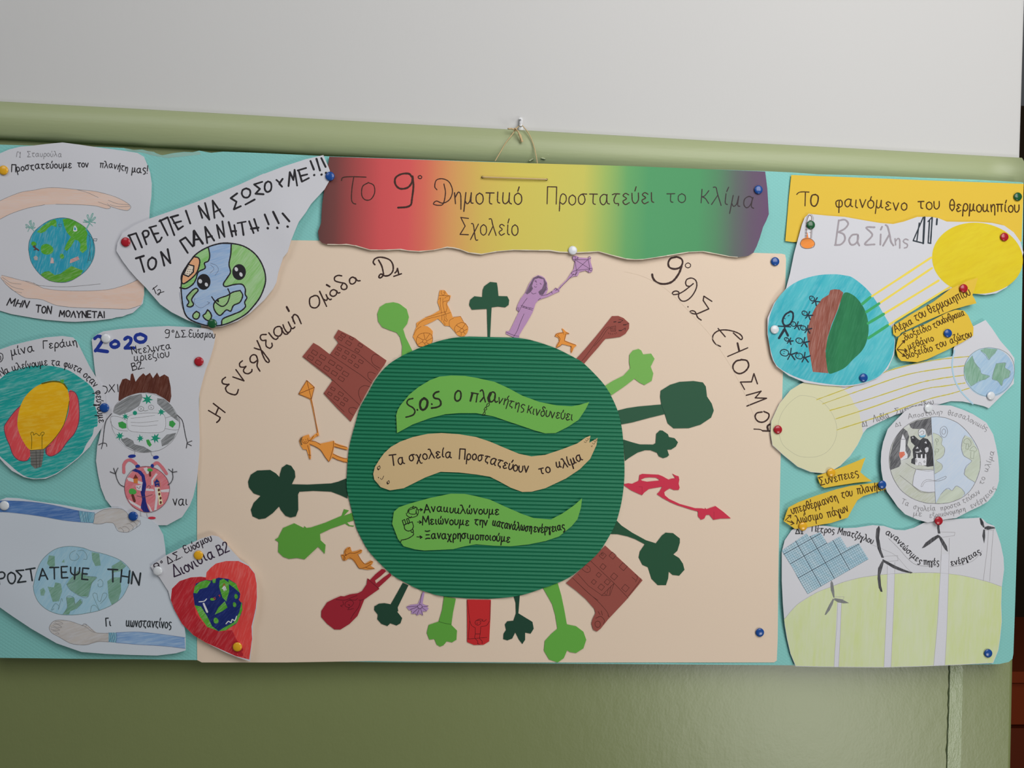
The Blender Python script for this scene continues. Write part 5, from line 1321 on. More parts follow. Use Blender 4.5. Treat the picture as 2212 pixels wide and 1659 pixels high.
# --- red heart
Ht = Sheet('heart_drawing', 'white and red heart-shaped drawing with a dark blue globe, pinned at the cream card', 'drawing',
  P('d 1200,600 1320,515 1450,450 1600,382 1690,355 1740,365 1800,420 1850,480 1920,555 1990,600 2030,660 2046,730 2050,850 2042,950 2012,1080 2012,1180 1998,1290 1992,1360 1900,1330 1800,1290 1640,1210 1540,1150 1450,1060 1390,950 1358,870 1340,800 1270,690 1222,650'),
  31.2, M_WP, 0.2, ((555, 1280, 50, 3.2), (535, 1400, 35, 2.0), (480, 1170, 30, 1.0)), 0.5, 55)
M_HR = crayon((214, 70, 66), (220, 130, 125), 75, 260, 0.12, 8, (208, 60, 58))
M_HD = crayon((180, 38, 48), (205, 110, 115), 60, 260, 0.12, 8, (168, 32, 42))
hb = Ht.fill('red_heart', P('d 1640,690 1645,650 1680,612 1720,580 1800,560 1900,560 1980,600 2028,660 2044,740 2046,850 2036,940 2003,1080 2008,1180 1985,1345 1880,1318 1640,1210 1540,1150 1450,1060 1390,950 1360,870 1370,780 1430,720 1520,690 1600,685'), M_HR)
Ht.fill('dark_red_area', P('d 1640,695 1600,686 1520,691 1430,721 1371,781 1361,870 1391,949 1451,1059 1541,1149 1641,1208 1880,1316 1960,1338 1935,1260 1880,1180 1850,1110 1760,1120 1640,1080 1560,980 1540,850 1560,750 1640,715'), M_HD, hb)
gh = Ht.fill('globe_drawing', P('d 1560,740 1600,722 1640,710 1680,715 1740,692 1820,703 1880,740 1912,820 1930,900 1922,980 1882,1060 1800,1110 1740,1120 1650,1080 1590,1000 1550,910 1538,820'), crayon((30, 44, 112), (60, 74, 140), 50, 300, 0.12, 6, (22, 36, 96)))
for ol in ('1542,815 1550,765 1590,728 1640,712 1682,722 1650,770 1590,785 1570,818', '1820,708 1880,742 1912,815 1862,772 1820,742', '1780,700 1822,732 1826,800 1802,882 1772,852 1745,765 1750,715', '1790,880 1812,930 1770,960 1710,987 1740,930', '1550,912 1600,922 1650,1000 1690,1080 1740,1117 1650,1085 1590,1000',
           '1925,882 1931,950 1890,1050 1800,1112 1740,1120 1780,1092 1860,1050 1905,970', '1690,705 1720,700 1715,735 1695,735'):
    Ht.fill('continent', P('d ' + ol), M_LAND, gh)
for x, y, a, b_ in ((1880, 842, 14, 20), (1868, 908, 14, 20), (1720, 1035, 20, 24), (1692, 865, 20, 11)):
    Ht.fill('island', ell('d', x, y, a, b_, wob=0.1), M_LAND, gh)
Ht.lines('white_marks', 'd', '*16 1622,900 1650,965;~1585,885 1625,880 1645,862;~1800,1060 1820,1040 1840,1050 1850,1025 1870,1035 1885,1000;~1770,780 1790,760 1800,790;*14 1782,768 1785,790', 8, flat((205, 205, 210)), gh)
Ht.lines('red_marks', 'd', '1775,762 1785,740 1795,762;~1700,855 1712,850 1715,865 1700,865;~1742,835 1750,830 1750,845', 5, flat((180, 60, 50)), gh)
Ht.lines('lettering', 'd', '*8 ~1250,575 1228,585 1228,605 1250,605 1265,588 1250,575;~1262,585 1268,600 1275,618;*6 ~1285,558 1278,568 1286,576 1294,566 1285,558', 7, flat((48, 40, 50)))
Ht.text('lettering', 'd', 'Δ.Σ.', '1340,585 1450,530', 58, 7, flat((48, 40, 50)))
Ht.text('lettering', 'd', 'Ϲυόσμου', '1480,500 1580,450 1690,395', 62, 7.5, flat((48, 40, 50)))
Ht.text('lettering', 'd', 'Διονισια', '1390,688 1500,645 1600,585 1710,530', 92, 10, flat((52, 38, 58)))
Ht.text('lettering', 'd', 'Β2', '1745,515 1830,485', 84, 9, flat((52, 38, 58)))

# ================================================================== drawings and tags pinned on the right
YC = (209, 175, 58)
M_YC = paper(YC, 0.65, 0.02)
YB = Sheet('yellow_title_card', 'yellow title card at the top right corner of the board, green pin at its right', 'card',
  P('f 240,62 700,80 1300,104 1975,128 1965,400 1958,560 1800,600 1500,640 1000,640 600,600 292,562 250,563 195,555 208,400 222,230'),
  26.0, M_YC, 0.4, ((1700, 520, 30, 0.8),), 0.4, 60)
M_YI = flat((72, 48, 16))
YB.lines('lettering', 'f', '~280,207 298,192 330,188 372,190;*9 345,192 342,292;*11 ~420,208 395,215 385,250 392,285 415,295 435,270 440,225 420,207', 8, M_YI)
YB.text('lettering', 'f', 'φαινόμενο', '570,305 700,305 900,315 1100,325', 96, 9, M_YI)
YB.text('lettering', 'f', 'tου', '1188,318 1345,318', 92, 9, M_YI)
YB.text('lettering', 'f', 'θερμοκηπίου', '1420,332 1650,335 1940,338', 88, 9.5, M_YI)

# Lydia's sheet
L_ = Sheet('sun_rays_drawing', 'white drawing of pale yellow sun and pencil rays running to a small globe at right', 'drawing',
  P('g 95,680 100,580 150,470 170,430 260,320 340,270 420,235 500,215 620,160 900,130 1050,162 1200,122 1400,80 1620,35 f 1450,1360 1480,1300 1530,1240 1600,1190 1690,1145 1740,1210 1800,1300 1870,1380 1905,1430 1905,1520 1900,1615 g 2130,262 1918,472 1880,455 1820,440 1700,415 1600,412 1500,440 1300,490 1150,520 1000,590 900,640 868,680 840,740 820,780 760,870 680,950 600,1000 530,1015 430,1005 320,960 200,862 110,780'),
  27.2, M_WP, 0.2, ((2150, 740, 60, 1.5), (1900, 900, 60, 1.6), (1700, 1000, 60, 0.6)), 0.7, 61)
sn = L_.fill('sun_drawing', P('g 97,680 102,580 152,470 172,430 262,320 342,270 420,238 500,222 640,240 690,300 740,345 770,385 800,450 830,480 845,560 862,640 866,680 838,740 818,780 758,868 678,948 598,998 530,1012 430,1002 320,958 200,858 112,778'), paper((203, 200, 166), 0.75, 0.015))
L_.lines('sun_outline', 'g', '~' + closed('395,367 330,370 250,430 190,510 160,600 165,680 195,770 260,830 330,870 400,880 480,875 560,840 620,770 648,680 640,590 600,500 540,430 470,385'), 2.5, flat((165, 162, 140)), sn)
M_RY = flat((212, 200, 96))
rays = ['480,400 800,280 1100,152 1450,72 1750,38', '530,435 850,320 1200,200 1450,150 1720,115', '590,490 900,400 1300,270 1500,225 1710,195', '640,560 950,460 1350,320 1550,285 1720,260', '650,652 1000,540 1400,400 1600,350 1755,303']
L_.lines('ray_drawing', 'g', ';'.join('~' + r for r in rays), 9, M_RY, jit=0.4)
L_.lines('ray_pencil', 'g', ';'.join('~' + r for r in rays), 3, flat((130, 122, 84)))
ge = L_.fill('globe_drawing', ell('z', 2136.5, 804, 54, 53.5), crayon((160, 186, 206), (186, 200, 212), 50, 330, 0.4, 10, (140, 172, 202)))
for ol in ('f 1535,1480 1590,1410 1610,1460 1640,1500 1660,1545 1720,1565 1690,1590 1640,1600 1580,1640 1545,1590 1530,1530', 'f 1650,1370 1690,1355 1780,1362 1760,1395 1715,1440 1690,1400', 'f 1770,1470 1840,1465 1835,1500 1875,1530 1865,1570 1825,1590 1810,1635 1780,1600 1740,1585 1750,1530'):
    L_.fill('continent', P(ol), crayon((122, 160, 140), (160, 188, 178), 80, 400, 0.4, 9, (112, 152, 128)), ge)
L_.lines('globe_outline', 'f', '~' + closed('1715,1350 1640,1365 1575,1410 1535,1480 1530,1550 1550,1610 1600,1670 1660,1705 1720,1712 1800,1690 1860,1640 1900,1570 1903,1480 1870,1410 1800,1365') + ';~1655,1375 1690,1410 1715,1442 1740,1400 1775,1370;~1590,1410 1610,1470 1650,1510 1660,1545 1720,1565 1650,1600 1580,1640;~' + closed('1770,1470 1840,1465 1835,1500 1875,1530 1865,1570 1825,1590 1810,1635 1780,1600 1740,1585 1750,1530'), 3, flat((120, 138, 140)), ge)
L_.lines('blue_arc', 'g', '~1632,-10 1618,50 1612,110 1622,190 1645,260 1690,335 1740,390 1785,435', 12, flat((160, 190, 208)))
L_.text('lettering', 'g', 'Δ1', '862,625 905,618', 42, 4, M_PEN2)
L_.text('lettering', 'g', 'Λυδία', '955,590 1020,575 1090,548', 58, 4, M_PEN2)
L_.text('lettering', 'g', 'Σκεντερίδου', '1145,525 1300,485 1460,435', 52, 4, M_PEN2)

# Vasilis' sheet
V_ = Sheet('greenhouse_drawing', 'white drawing of a big yellow sun shining on a blue globe with stick people', 'drawing',
  P('f 320,430 340,380 370,352 500,365 640,375 780,400 900,420 1000,428 1080,410 1180,375 1280,375 1340,385 1400,410 1500,412 1620,412 1740,420 1830,440 1900,490 1950,560 1973,640 1952,720 1900,820 1850,900 1770,945 1690,957 1620,950 1520,925 1440,905 1360,945 1300,980 1100,1100 1010,1165 1000,1220 1014,1300 1008,1400 960,1510 880,1580 780,1620 700,1636 640,1642 480,1632 340,1612 220,1560 130,1492 105,1450 88,1400 62,1250 62,1130 110,1020 200,910 230,800 260,650 290,540'),
  29.0, M_WP, 0.2, ((1700, 640, 40, 1.0), (1720, 790, 50, 0.8), (2180, 580, 40, 1.5)), 0.8, 62)
sg = V_.fill('globe_drawing', catmull(P('f 560,803 640,812 700,830 800,910 870,1000 940,1120 995,1220 1010,1320 985,1440 900,1560 780,1612 640,1632 480,1618 340,1592 220,1545 130,1482 90,1385 66,1250 76,1130 122,1010 200,915 300,850 430,812'), True), crayon((48, 160, 176), (126, 190, 200), 60, 190, 0.2, 6, (84, 178, 188)))
V_.fill('sun_drawing', ell('f', 1628, 685, 340, 266, wob=0.012, rot=0.05), crayon((206, 184, 34), (200, 172, 34), 30, 120, 0.3, 4, (208, 188, 42)))
V_.fill('ground_drawing', P('f 530,922 560,915 600,918 628,940 590,1060 540,1180 510,1280 495,1380 505,1460 516,1542 400,1532 388,1460 370,1360 356,1250 370,1180 390,1110 420,1050 470,985 520,955'), crayon((140, 80, 68), (180, 140, 130), 80, 300, 0.26, 12, (126, 70, 58)), sg)
V_.fill('forest_drawing', catmull(P('f 632,945 700,958 760,1020 800,1100 817,1200 806,1290 770,1370 700,1440 640,1500 560,1538 518,1540 502,1460 497,1380 512,1280 545,1180 592,1060'), True), crayon((36, 104, 68), (60, 130, 92), 75, 190, 0.22, 7, (44, 118, 76)), sg)
V_.lines('ray_drawing', 'f', '1285,678 830,975;1290,757 895,1022;1340,850 930,1100;1420,900 960,1185', 15, flat((220, 198, 82)))
V_.lines('green_ray', 'f', '830,975 770,1025;895,1022 800,1085;930,1100 812,1170;960,1185 815,1280', 20, flat((58, 156, 96)))
M_SF = flat((34, 44, 56))
st_ = ['*14 ~' + closed('235,1080 195,1105 175,1150 190,1185 225,1180 250,1140 252,1095'), '*9 142,1190 235,1196', '*12 190,1190 190,1215', '*18 188,1215 148,1280', '*16 192,1215 215,1262', '*5 180,1130 195,1135;*5 215,1115 225,1110']
for x, y, r, a in ((395, 985, 20, 40), (340, 1095, 20, 30), (255, 1175, 20, 25), (330, 1205, 20, 20), (205, 1290, 16, 30), (300, 1300, 24, 20), (190, 1390, 30, 15), (300, 1415, 26, 15)):
    c_, s__ = math.cos(math.radians(a)), math.sin(math.radians(a))
    def q(u, v): return '%d,%d' % (x + u * c_ - v * s__, y + u * s__ + v * c_)
    st_.append('*7 ~' + ' '.join(q(r * math.cos(t * 0.9) * 1.1, r * math.sin(t * 0.9) * .8) for t in range(8)))
    st_.append('*10 ' + q(r, 0) + ' ' + q(1.7 * r, 0))
    st_.append('*9 ' + q(1.5 * r, 0) + ' ' + q(1.3 * r, -1.5 * r))
    st_.append('*9 ' + q(1.5 * r, 0) + ' ' + q(1.2 * r, 1.4 * r))
    st_.append('*10 ' + q(1.7 * r, 0) + ' ' + q(3.0 * r, -0.9 * r))
    st_.append('*10 ' + q(1.7 * r, 0) + ' ' + q(2.9 * r, 1.0 * r))
    st_.append('*4 ' + q(-0.3 * r, -0.3 * r) + ' ' + q(0, -0.3 * r) + ';*4 ' + q(-0.3 * r, 0.3 * r) + ' ' + q(0, 0.2 * r))
V_.lines('stick_people', 'f', ';'.join(st_), 9, M_SF, sg)
th = V_.fill('thermometer_tube', P('f 340,535 345,400 360,360 395,355 408,380 405,440 395,535'), crayon((160, 158, 164), (205, 203, 208), 85, 500, 0.4))
V_.fill('thermometer_glass', P('f 352,530 358,400 375,365 390,375 385,530'), paper((205, 205, 210)), th)
V_.fill('thermometer_liquid', P('f 352,535 360,485 368,535'), flat((222, 120, 50)), th)
V_.fill('thermometer_bulb', ell('f', 360, 570, 52, 40, wob=0.03), crayon((226, 134, 58), (222, 150, 90), 20, 260, 0.2))
V_.lines('thermometer_outline', 'f', '~' + closed('345,538 318,550 306,580 325,605 365,611 405,600 414,570 395,545 378,538') + ';350,530 358,400;~358,400 372,362 390,372;390,372 385,530;348,420 362,422;346,445 362,447;345,470 360,472;344,495 358,497;344,515 358,517;*3 372,400 388,402;*3 372,430 388,432;*3 372,460 388,462;*3 372,490 388,492', 4, flat((110, 84, 74)))
M_GS = flat((150, 142, 148))
V_.lines('lettering', 'f', '595,400 570,580;~595,402 640,396 665,425 640,462 592,488;~592,488 632,505 640,545 610,580 565,585;~730,505 695,510 672,545 685,580 715,578 738,545 738,508;~738,508 735,560 748,588;~862,452 800,455 845,510 790,578 862,580', 12, M_GS)
V_.lines('lettering', 'f', '908,505 905,582;918,448 908,470;~945,435 960,450 975,510 985,560 1003,588;970,510 925,590', 12, M_GS)
V_.text('lettering', 'f', 'ης', '1010,585 1110,590', 82, 9, M_GS)
V_.lines('lettering', 'f', '*9 1225,378 1150,552 1228,572;*14 1235,378 1225,572;*9 1195,420 1178,550;*8 1260,410 1290,378;*10 1292,380 1280,570;*9 1272,400 1262,568;1262,570 1282,572;*12 1328,390 1325,432', 9, flat((44, 52, 60)))

# yellow arrow tags
t1 = Sheet('yellow_arrow_tag', 'yellow fishtail paper tag crossing the lower edge of the big yellow sun', 'paper tag',
  P('f 1000,1250 998,1190 1130,1105 1300,1010 1430,910 1560,850 1633,830 1612,900 1592,960 1610,990 1622,1020 1540,1040 1440,1070 1250,1150 1060,1240 1045,1262 1025,1270'), 31.2, M_YC, 0.35, ((2100, 640, 30, 0.8),), 0.3, 63)
t1.text('lettering', 'f', 'Αέρια', '1018,1240 1080,1210 1150,1175', 60, 7, M_YI)
t1.text('lettering', 'f', 'του', '1170,1150 1250,1115', 68, 7, M_YI)
t1.text('lettering', 'f', 'θερμοκηπίου', '1275,1100 1420,1030 1580,955', 68, 7, M_YI)
t2 = Sheet('yellow_list_tag', 'yellow rounded paper tag listing gases, right under the fishtail tag at the big sun', 'paper tag',
  P('f 1040,1275 1080,1240 1250,1170 1400,1090 1470,1068 1530,1075 1560,1110 1600,1200 1597,1262 1520,1310 1400,1370 1250,1440 1180,1460 1060,1450 1035,1420 1020,1360 1030,1310'), 29.4, M_YC, 0.35, ((2070, 700, 40, 0.5),), 0.3, 64)
t2.text('lettering', 'f', 'διοξείδιο', '1092,1298 1180,1260 1285,1215', 54, 6.5, M_YI)
t2.text('lettering', 'f', 'του', '1308,1205 1375,1172', 57, 6.5, M_YI)
t2.text('lettering', 'f', 'άνθρακα', '1378,1170 1450,1140 1535,1112', 54, 6.5, M_YI)
t2.text('lettering', 'f', 'μεθάνιο', '1118,1368 1200,1335 1305,1298', 54, 6.5, M_YI)
t2.text('lettering', 'f', 'διοξείδιο', '1100,1435 1190,1405 1295,1375', 54, 6.5, M_YI)
t2.text('lettering', 'f', 'του', '1325,1362 1400,1335', 57, 6.5, M_YI)
t2.text('lettering', 'f', 'αζώτου', '1432,1325 1500,1298 1588,1268', 57, 6.5, M_YI)
t2.lines('arrow_drawing', 'f', '1030,1362 1082,1302;*9 1070,1302 1086,1298 1082,1315;1030,1364 1098,1372;*9 1088,1360 1102,1372 1086,1380;1032,1368 1085,1412;*9 1078,1398 1088,1414 1070,1414', 6, M_YI)
t3 = Sheet('yellow_fishtail_tag', 'small yellow fishtail paper tag under the pale yellow sun', 'paper tag',
  P('g 485,1035 560,1010 700,960 800,920 888,884 865,945 845,1005 890,1045 942,1080 800,1095 640,1120 545,1137 515,1120 498,1080'), 28.6, M_YC, 0.35, ((1870, 1010, 30, 0.8),), 0.3, 65)
t3.text('lettering', 'g', 'Συνέπειες', '512,1115 600,1095 720,1065 832,1040', 70, 8, M_YI)
t4 = Sheet('yellow_long_tag', 'long yellow paper tag with two arrows beneath the small fishtail tag', 'paper tag',
  P('g 245,1300 330,1255 480,1200 640,1150 760,1120 920,1100 1040,1085 1055,1150 950,1180 870,1205 820,1240 780,1310 740,1385 600,1430 480,1450 380,1470 300,1480 205,1415 225,1350'), 29.0, M_YC, 0.35, ((1800, 1070, 60, 0.8),), 0.3, 66)
t4.text('lettering', 'g', 'υπερθέρμανση', '278,1360 400,1318 520,1285 655,1240', 72, 8, M_YI)
t4.text('lettering', 'g', 'του', '690,1218 780,1205', 72, 8, M_YI)
t4.text('lettering', 'g', 'πλανήτη', '822,1188 920,1170 1045,1148', 72, 8, M_YI)
t4.text('lettering', 'g', 'λιώσιμο', '315,1440 420,1415 530,1392', 72, 8, M_YI)
t4.text('lettering', 'g', 'πάγων', '575,1385 660,1362 748,1325', 72, 8, M_YI)
t4.lines('arrow_drawing', 'g', '218,1408 262,1366;240,1368 265,1363 262,1388;232,1412 290,1432;268,1412 292,1433 265,1445', 7, M_YI)

# wind turbines
Wd = Sheet('wind_turbine_drawing', 'white drawing of wind turbines on light green hills with a solar panel', 'drawing',
  P('h 115,450 140,350 200,262 240,240 350,215 500,225 640,245 760,240 900,218 1000,225 1100,258 1180,262 1260,240 1350,195 1450,175 1620,165 1800,155 1825,152 1855,165 1890,200 1955,225 1980,290 2010,380 2035,500 2040,600 2020,750 2015,900 2020,1050 2005,1200 1990,1300 1945,1412 1600,1430 1300,1442 1000,1450 700,1448 450,1445 235,1440 190,1330 160,1200 140,1080 125,900 115,700'),
  27.2, M_WP, 0.2, ((1710, 1300, 70, 1.8), (2150, 1250, 60, 1.0), (1850, 1200, 80, 0.6)), 0.8, 67)
hl = Wd.fill('hill_drawing', P('h 135,1035 190,970 250,905 320,860 400,812 460,780 520,762 650,712 800,672 1000,646 1250,632 1450,632 1600,642 1700,660 1900,710 2018,752 2012,900 2017,1050 2002,1200 1987,1300 1942,1408 1600,1426 1300,1438 1000,1446 700,1444 450,1441 238,1436 193,1330 163,1200 143,1080'), crayon((190, 201, 140), (198, 203, 180), 88, 150, 0.42, 7, (194, 203, 162), 0.3))
for ol in ('595,890 632,890 628,1050 607,1446 568,1446 585,1100', '1030,560 1092,560 1085,900 1060,1447 1000,1447 1015,1100', '1500,470 1565,470 1555,720 1545,1100 1527,1430 1430,1434 1462,1050 1480,720'):
    Wd.fill('tower_drawing', P('h ' + ol), paper((198, 198, 206)), hl)
for tl in ('600,890 592,1100 575,1300 568,1446;632,890 622,1150 607,1446;570,838 655,838 648,862 570,850', '*2.5 1030,540 1028,800 1015,1100 1000,1447;1095,540 1085,900 1060,1447;988,490 1118,480 1122,525 1000,535',
           '1502,330 1490,600 1465,1050 1430,1434;1567,330 1558,700 1545,1100 1527,1430;1480,278 1615,280 1610,308 1490,325', '1905,260 1895,420 1860,700;1947,262 1930,480 1915,702;1870,228 1960,238 1950,262 1870,262'):
    Wd.lines('tower_outline', 'h', tl, 3, M_SOFT)
Wd.lines('hill_outline', 'h', '~135,1035 250,905 400,810 520,760 650,710 800,672 1000,645 1250,630 1450,630 1700,658 1900,708 2018,750;~880,380 1000,430 1100,480 1200,590 1250,630', 2, M_SOFT)
M_BD = crayon((66, 66, 70), (130, 130, 134), 80, 500, 0.25, 8, (48, 48, 52))
M_BG = crayon((120, 122, 122), (150, 152, 152), 80, 500, 0.25, 8)
for ol, mt_ in (('562,845 540,780 537,720 546,698 560,720 570,790 572,845', M_BG), ('560,852 530,900 500,960 487,995 500,992 530,955 555,905 568,862', M_BG), ('570,850 640,862 698,892 650,895 600,885 568,865', M_BG),
           ('980,500 945,420 928,320 935,250 958,222 966,250 958,330 975,430 1000,500', M_BD), ('990,512 1100,570 1180,605 1248,628 1235,636 1160,620 1080,590 985,530', M_BD), ('982,530 950,590 944,680 955,760 972,795 988,795 975,740 968,650 985,590 998,540', M_BD),
           ('1468,290 1460,240 1465,200 1480,200 1480,240 1488,290', M_BD), ('1470,300 1420,325 1360,370 1328,418 1350,412 1400,380 1440,350 1482,318', M_BD), ('1480,305 1510,340 1545,400 1553,448 1530,430 1500,380 1475,325', M_BD),
           ('1862,240 1838,210 1828,158 1840,158 1860,190 1870,235', M_BD), ('1870,238 1900,225 1955,235 1962,245 1900,258 1870,250', M_BD), ('1862,255 1852,310 1868,375 1876,320 1874,258', M_BD)):
    Wd.fill('turbine_blade', P('h ' + ol), mt_)
PAN = P('h 115,440 330,290 352,318 450,280 510,378 620,315 680,415 782,375 865,512 340,812 300,750 250,660 200,570')
pn = Wd.fill('solar_panel_drawing', PAN, crayon((166, 190, 202), (188, 198, 206), -30, 260, 0.42, 7, (142, 178, 196)))
def clip(a, b, poly):
    ts = [0.0, 1.0]
    for p, q2 in zip(poly, poly[1:] + poly[:1]):
        d1 = (b[0] - a[0], b[1] - a[1]); d2 = (q2[0] - p[0], q2[1] - p[1])
        den = d1[0] * d2[1] - d1[1] * d2[0]
        if abs(den) < 1e-9: continue
        t = ((p[0] - a[0]) * d2[1] - (p[1] - a[1]) * d2[0]) / den
        u = ((p[0] - a[0]) * d1[1] - (p[1] - a[1]) * d1[0]) / den
        if 0 <= u <= 1 and 0 < t < 1: ts.append(t)
    ts.sort()
    out = []
    for t0, t1 in zip(ts, ts[1:]):
        tm = (t0 + t1) / 2
        if inside(a[0] + (b[0] - a[0]) * tm, a[1] + (b[1] - a[1]) * tm, poly) and t1 - t0 > 0.01:
            out.append(([(a[0] + (b[0] - a[0]) * t, a[1] + (b[1] - a[1]) * t) for t in (t0, t1)], False))
    return out
grid_, bold = [], []
O_ = P('h 340,812')[0]
e1, e2 = (0.868, -0.496), (-0.50, -0.866)
rr = random.Random(3)
for k in range(0, 32):
    d_ = k * 19 / 4.007
    a = (O_[0] + e1[0] * d_ - e2[0] * 5, O_[1] + e1[1] * d_ - e2[1] * 5)
    b_ = (a[0] + e2[0] * 135 + rr.uniform(-2, 2), a[1] + e2[1] * 135)
    (bold if k in (7, 14, 22) else grid_).extend(clip(a, b_, PAN))
for k in range(0, 25):
    d_ = k * 20 / 4.007
    a = (O_[0] + e2[0] * d_ - e1[0] * 5, O_[1] + e2[1] * d_ - e1[1] * 5)
    b_ = (a[0] + e1[0] * 175, a[1] + e1[1] * 175 + rr.uniform(-2, 2))
    (bold if k in (8, 15, 20) else grid_).extend(clip(a, b_, PAN))
Wd.ink('panel_grid', grid_, 0.6, flat((92, 122, 136)), pn)
Wd.ink('panel_grid', bold, 1.3, flat((48, 62, 74)), pn)
Wd.text('lettering', 'h', 'Δ1', '235,292 300,292', 46, 6.3, M_INK)
Wd.text('lettering', 'h', 'Πέτρος', '375,272 460,278 568,292', 59, 6.3, M_INK)
Wd.text('lettering', 'h', 'Μπατζόγλου', '600,292 740,325 900,378', 59, 6.3, M_INK)
Wd.text('lettering', 'h', 'ανανεώσιμες', '1012,298 1090,345 1170,430 1230,490 1312,552', 55, 6.3, M_INK)
Wd.text('lettering', 'h', 'πηγές', '1345,562 1475,562', 59, 6.3, M_INK)
Wd.text('lettering', 'h', 'ενέργειας', '1585,570 1700,535 1840,462', 55, 6.3, M_INK)
Wd.lines('underline_pencil', 'h', '~1040,330 1130,420 1200,500 1270,555 1350,572 1475,570;~1575,578 1680,560 1780,520 1850,440', 2.5, M_SOFT)

# round pencil drawing
R_ = Sheet('round_pencil_drawing', 'round white paper with a faint pencil drawing half dark half blue, right side', 'drawing',
  P('y 500,55 620,38 720,32 850,30 1010,38 1150,85 1300,150 1480,265 1570,420 1605,560 1635,720 1648,880 1645,1040 1620,1130 1570,1230 1500,1310 1400,1370 1250,1440 1080,1530 850,1560 700,1590 560,1550 400,1480 300,1380 240,1290 160,1180 110,1040 85,900 78,780 85,650 110,520 170,350 250,260 340,170 400,110'),
  30.2, M_WP, 0.2, ((1960, 900, 40, 0.6), (2150, 1000, 40, 1.2)), 0.6, 68)
DY = '745,190 830,187 950,205 1100,270 1220,380 1310,500 1370,620 1398,760 1390,890 1340,1040 1260,1170 1150,1260 1000,1320 870,1337 805,1335'
dl = R_.fill('polluted_half', P('y 745,192 640,205 500,255 380,335 290,440 225,560 195,700 192,810 215,920 260,1030 340,1150 450,1240 560,1295 690,1330 805,1336 790,1000 765,500'), crayon((184, 186, 180), (196, 198, 200), 40, 300, 0.4, 8, (176, 180, 164)))
dr = R_.fill('clean_half', P('y ' + DY + ' 790,1000 765,500'), crayon((184, 196, 212), (194, 200, 210), 50, 300, 0.4, 8, (178, 192, 210)))
M_DK = crayon((92, 92, 96), (160, 160, 164), 55, 420, 0.34, 10, (72, 72, 76))
M_DK2 = crayon((58, 58, 62), (110, 110, 114), 65, 420, 0.22, 10)
R_.fill('smoke_drawing', P('y 455,285 560,235 745,198 752,420 700,450 670,350 620,340 570,350 500,345 475,330'), M_DK, dl)
R_.fill('volcano_drawing', P('y 375,335 430,380 455,450 430,560 480,640 470,700 440,740 340,765 345,810 320,850 205,895 195,720 240,540 300,420'), M_DK, dl)
R_.fill('crater_drawing', P('y 345,480 370,400 408,480 405,640 435,690 430,735 345,765 320,700 335,600'), paper((204, 204, 210)), dl)
R_.fill('lava_drawing', P('y 325,655 390,648 400,690 370,720 340,745 322,700'), crayon((214, 110, 88), (210, 150, 130), 60, 400, 0.3), dl)
R_.fill('smoke_drawing', P('y 470,450 520,435 580,490 600,495 640,465 700,480 745,540 770,650 778,840 700,850 640,830 540,825 480,800 485,750 510,730 500,620 530,570 480,520'), M_DK2, dl)
R_.fill('factory_drawing', P('y 535,740 550,735 550,680 565,680 568,732 608,735 610,685 630,685 632,738 662,738 664,680 680,680 685,742 680,832 535,828'), paper((204, 204, 210)), dl)
for ol in ('490,470 505,450 515,475', '540,610 565,580 580,608', '655,530 680,510 690,545', '660,610 690,585 712,600 705,650 675,665', '530,650 590,650 600,620 625,650 560,665'):
    R_.fill('smoke_gap', P('y ' + ol), paper((190, 190, 196)), dl)
R_.fill('ozone_drawing', ell('y', 628, 400, 50, 62), paper((200, 202, 208)), dl)
R_.fill('ozone_water', P('y 582,428 620,438 675,425 665,450 630,465 600,455'), flat((120, 172, 196)), dl)
R_.fill('river_drawing', P('y 548,885 600,895 780,890 800,1190 700,1190 600,1165 500,1095 510,1000'), paper((198, 200, 210)), dl)
M_GN = crayon((186, 194, 178), (192, 200, 192), 40, 300, 0.4)
for ol in ('770,400 850,430 895,480 890,550 925,600 918,680 880,730 815,765 890,820 895,880 860,910 795,945', '1200,435 1280,470 1330,560 1380,640 1398,760 1390,890 1330,1055 1240,1010 1190,950 1200,880 1285,770 1180,700 1150,600 1165,490', '875,1218 950,1145 1025,1165 1080,1105 1150,1140 1190,1200 1150,1262 1000,1322 870,1337 810,1335'):
    R_.fill('land_drawing', P('y ' + ol), M_GN, dr)
R_.lines('circle_outline', 'y', '~' + closed('745,190 640,203 500,253 380,333 290,438 225,558 193,700 192,810 215,922 260,1032 340,1152 450,1242 560,1297 690,1332 805,1338 870,1339 1000,1322 1150,1262 1260,1172 1340,1042 1392,890 1400,760 1372,620 1312,500 1222,378 1100,268 950,203 830,185') + ';745,192 755,400 775,760 790,1000 805,1336', 4, M_PEN2)
R_.lines('coast_outline', 'y', '~770,400 850,430 895,480 880,550 925,600 918,680 880,730 815,765 885,815 895,860 860,900 795,945;~1200,432 1165,490 1150,600 1180,700 1285,770 1215,840 1188,920 1200,965 1325,1055;~875,1218 930,1155 980,1135 1025,1165 1080,1105 1150,1140 1192,1195 1185,1222;'
   '~410,800 500,860 580,890 690,905 780,900;~560,880 700,885 780,885;~330,962 430,1040 520,1110 600,1165 700,1185 795,1180;~500,1100 600,1180 700,1195 795,1188;~545,885 520,960 505,1050 505,1100', 4, M_PEN)
R_.lines('worm_outline', 'y', '~610,1110 640,1050 700,1020 800,1030 880,1000 940,975 950,985 920,1015 830,1040 720,1040 660,1060 630,1110 612,1112', 4, M_PEN)
R_.lines('sun_outline', 'y', '~' + closed('915,310 875,340 868,400 895,450 930,458 958,420 965,370 945,325') + ';~' + closed('912,345 890,375 895,410 918,418 938,395 935,360'), 4, M_PEN)
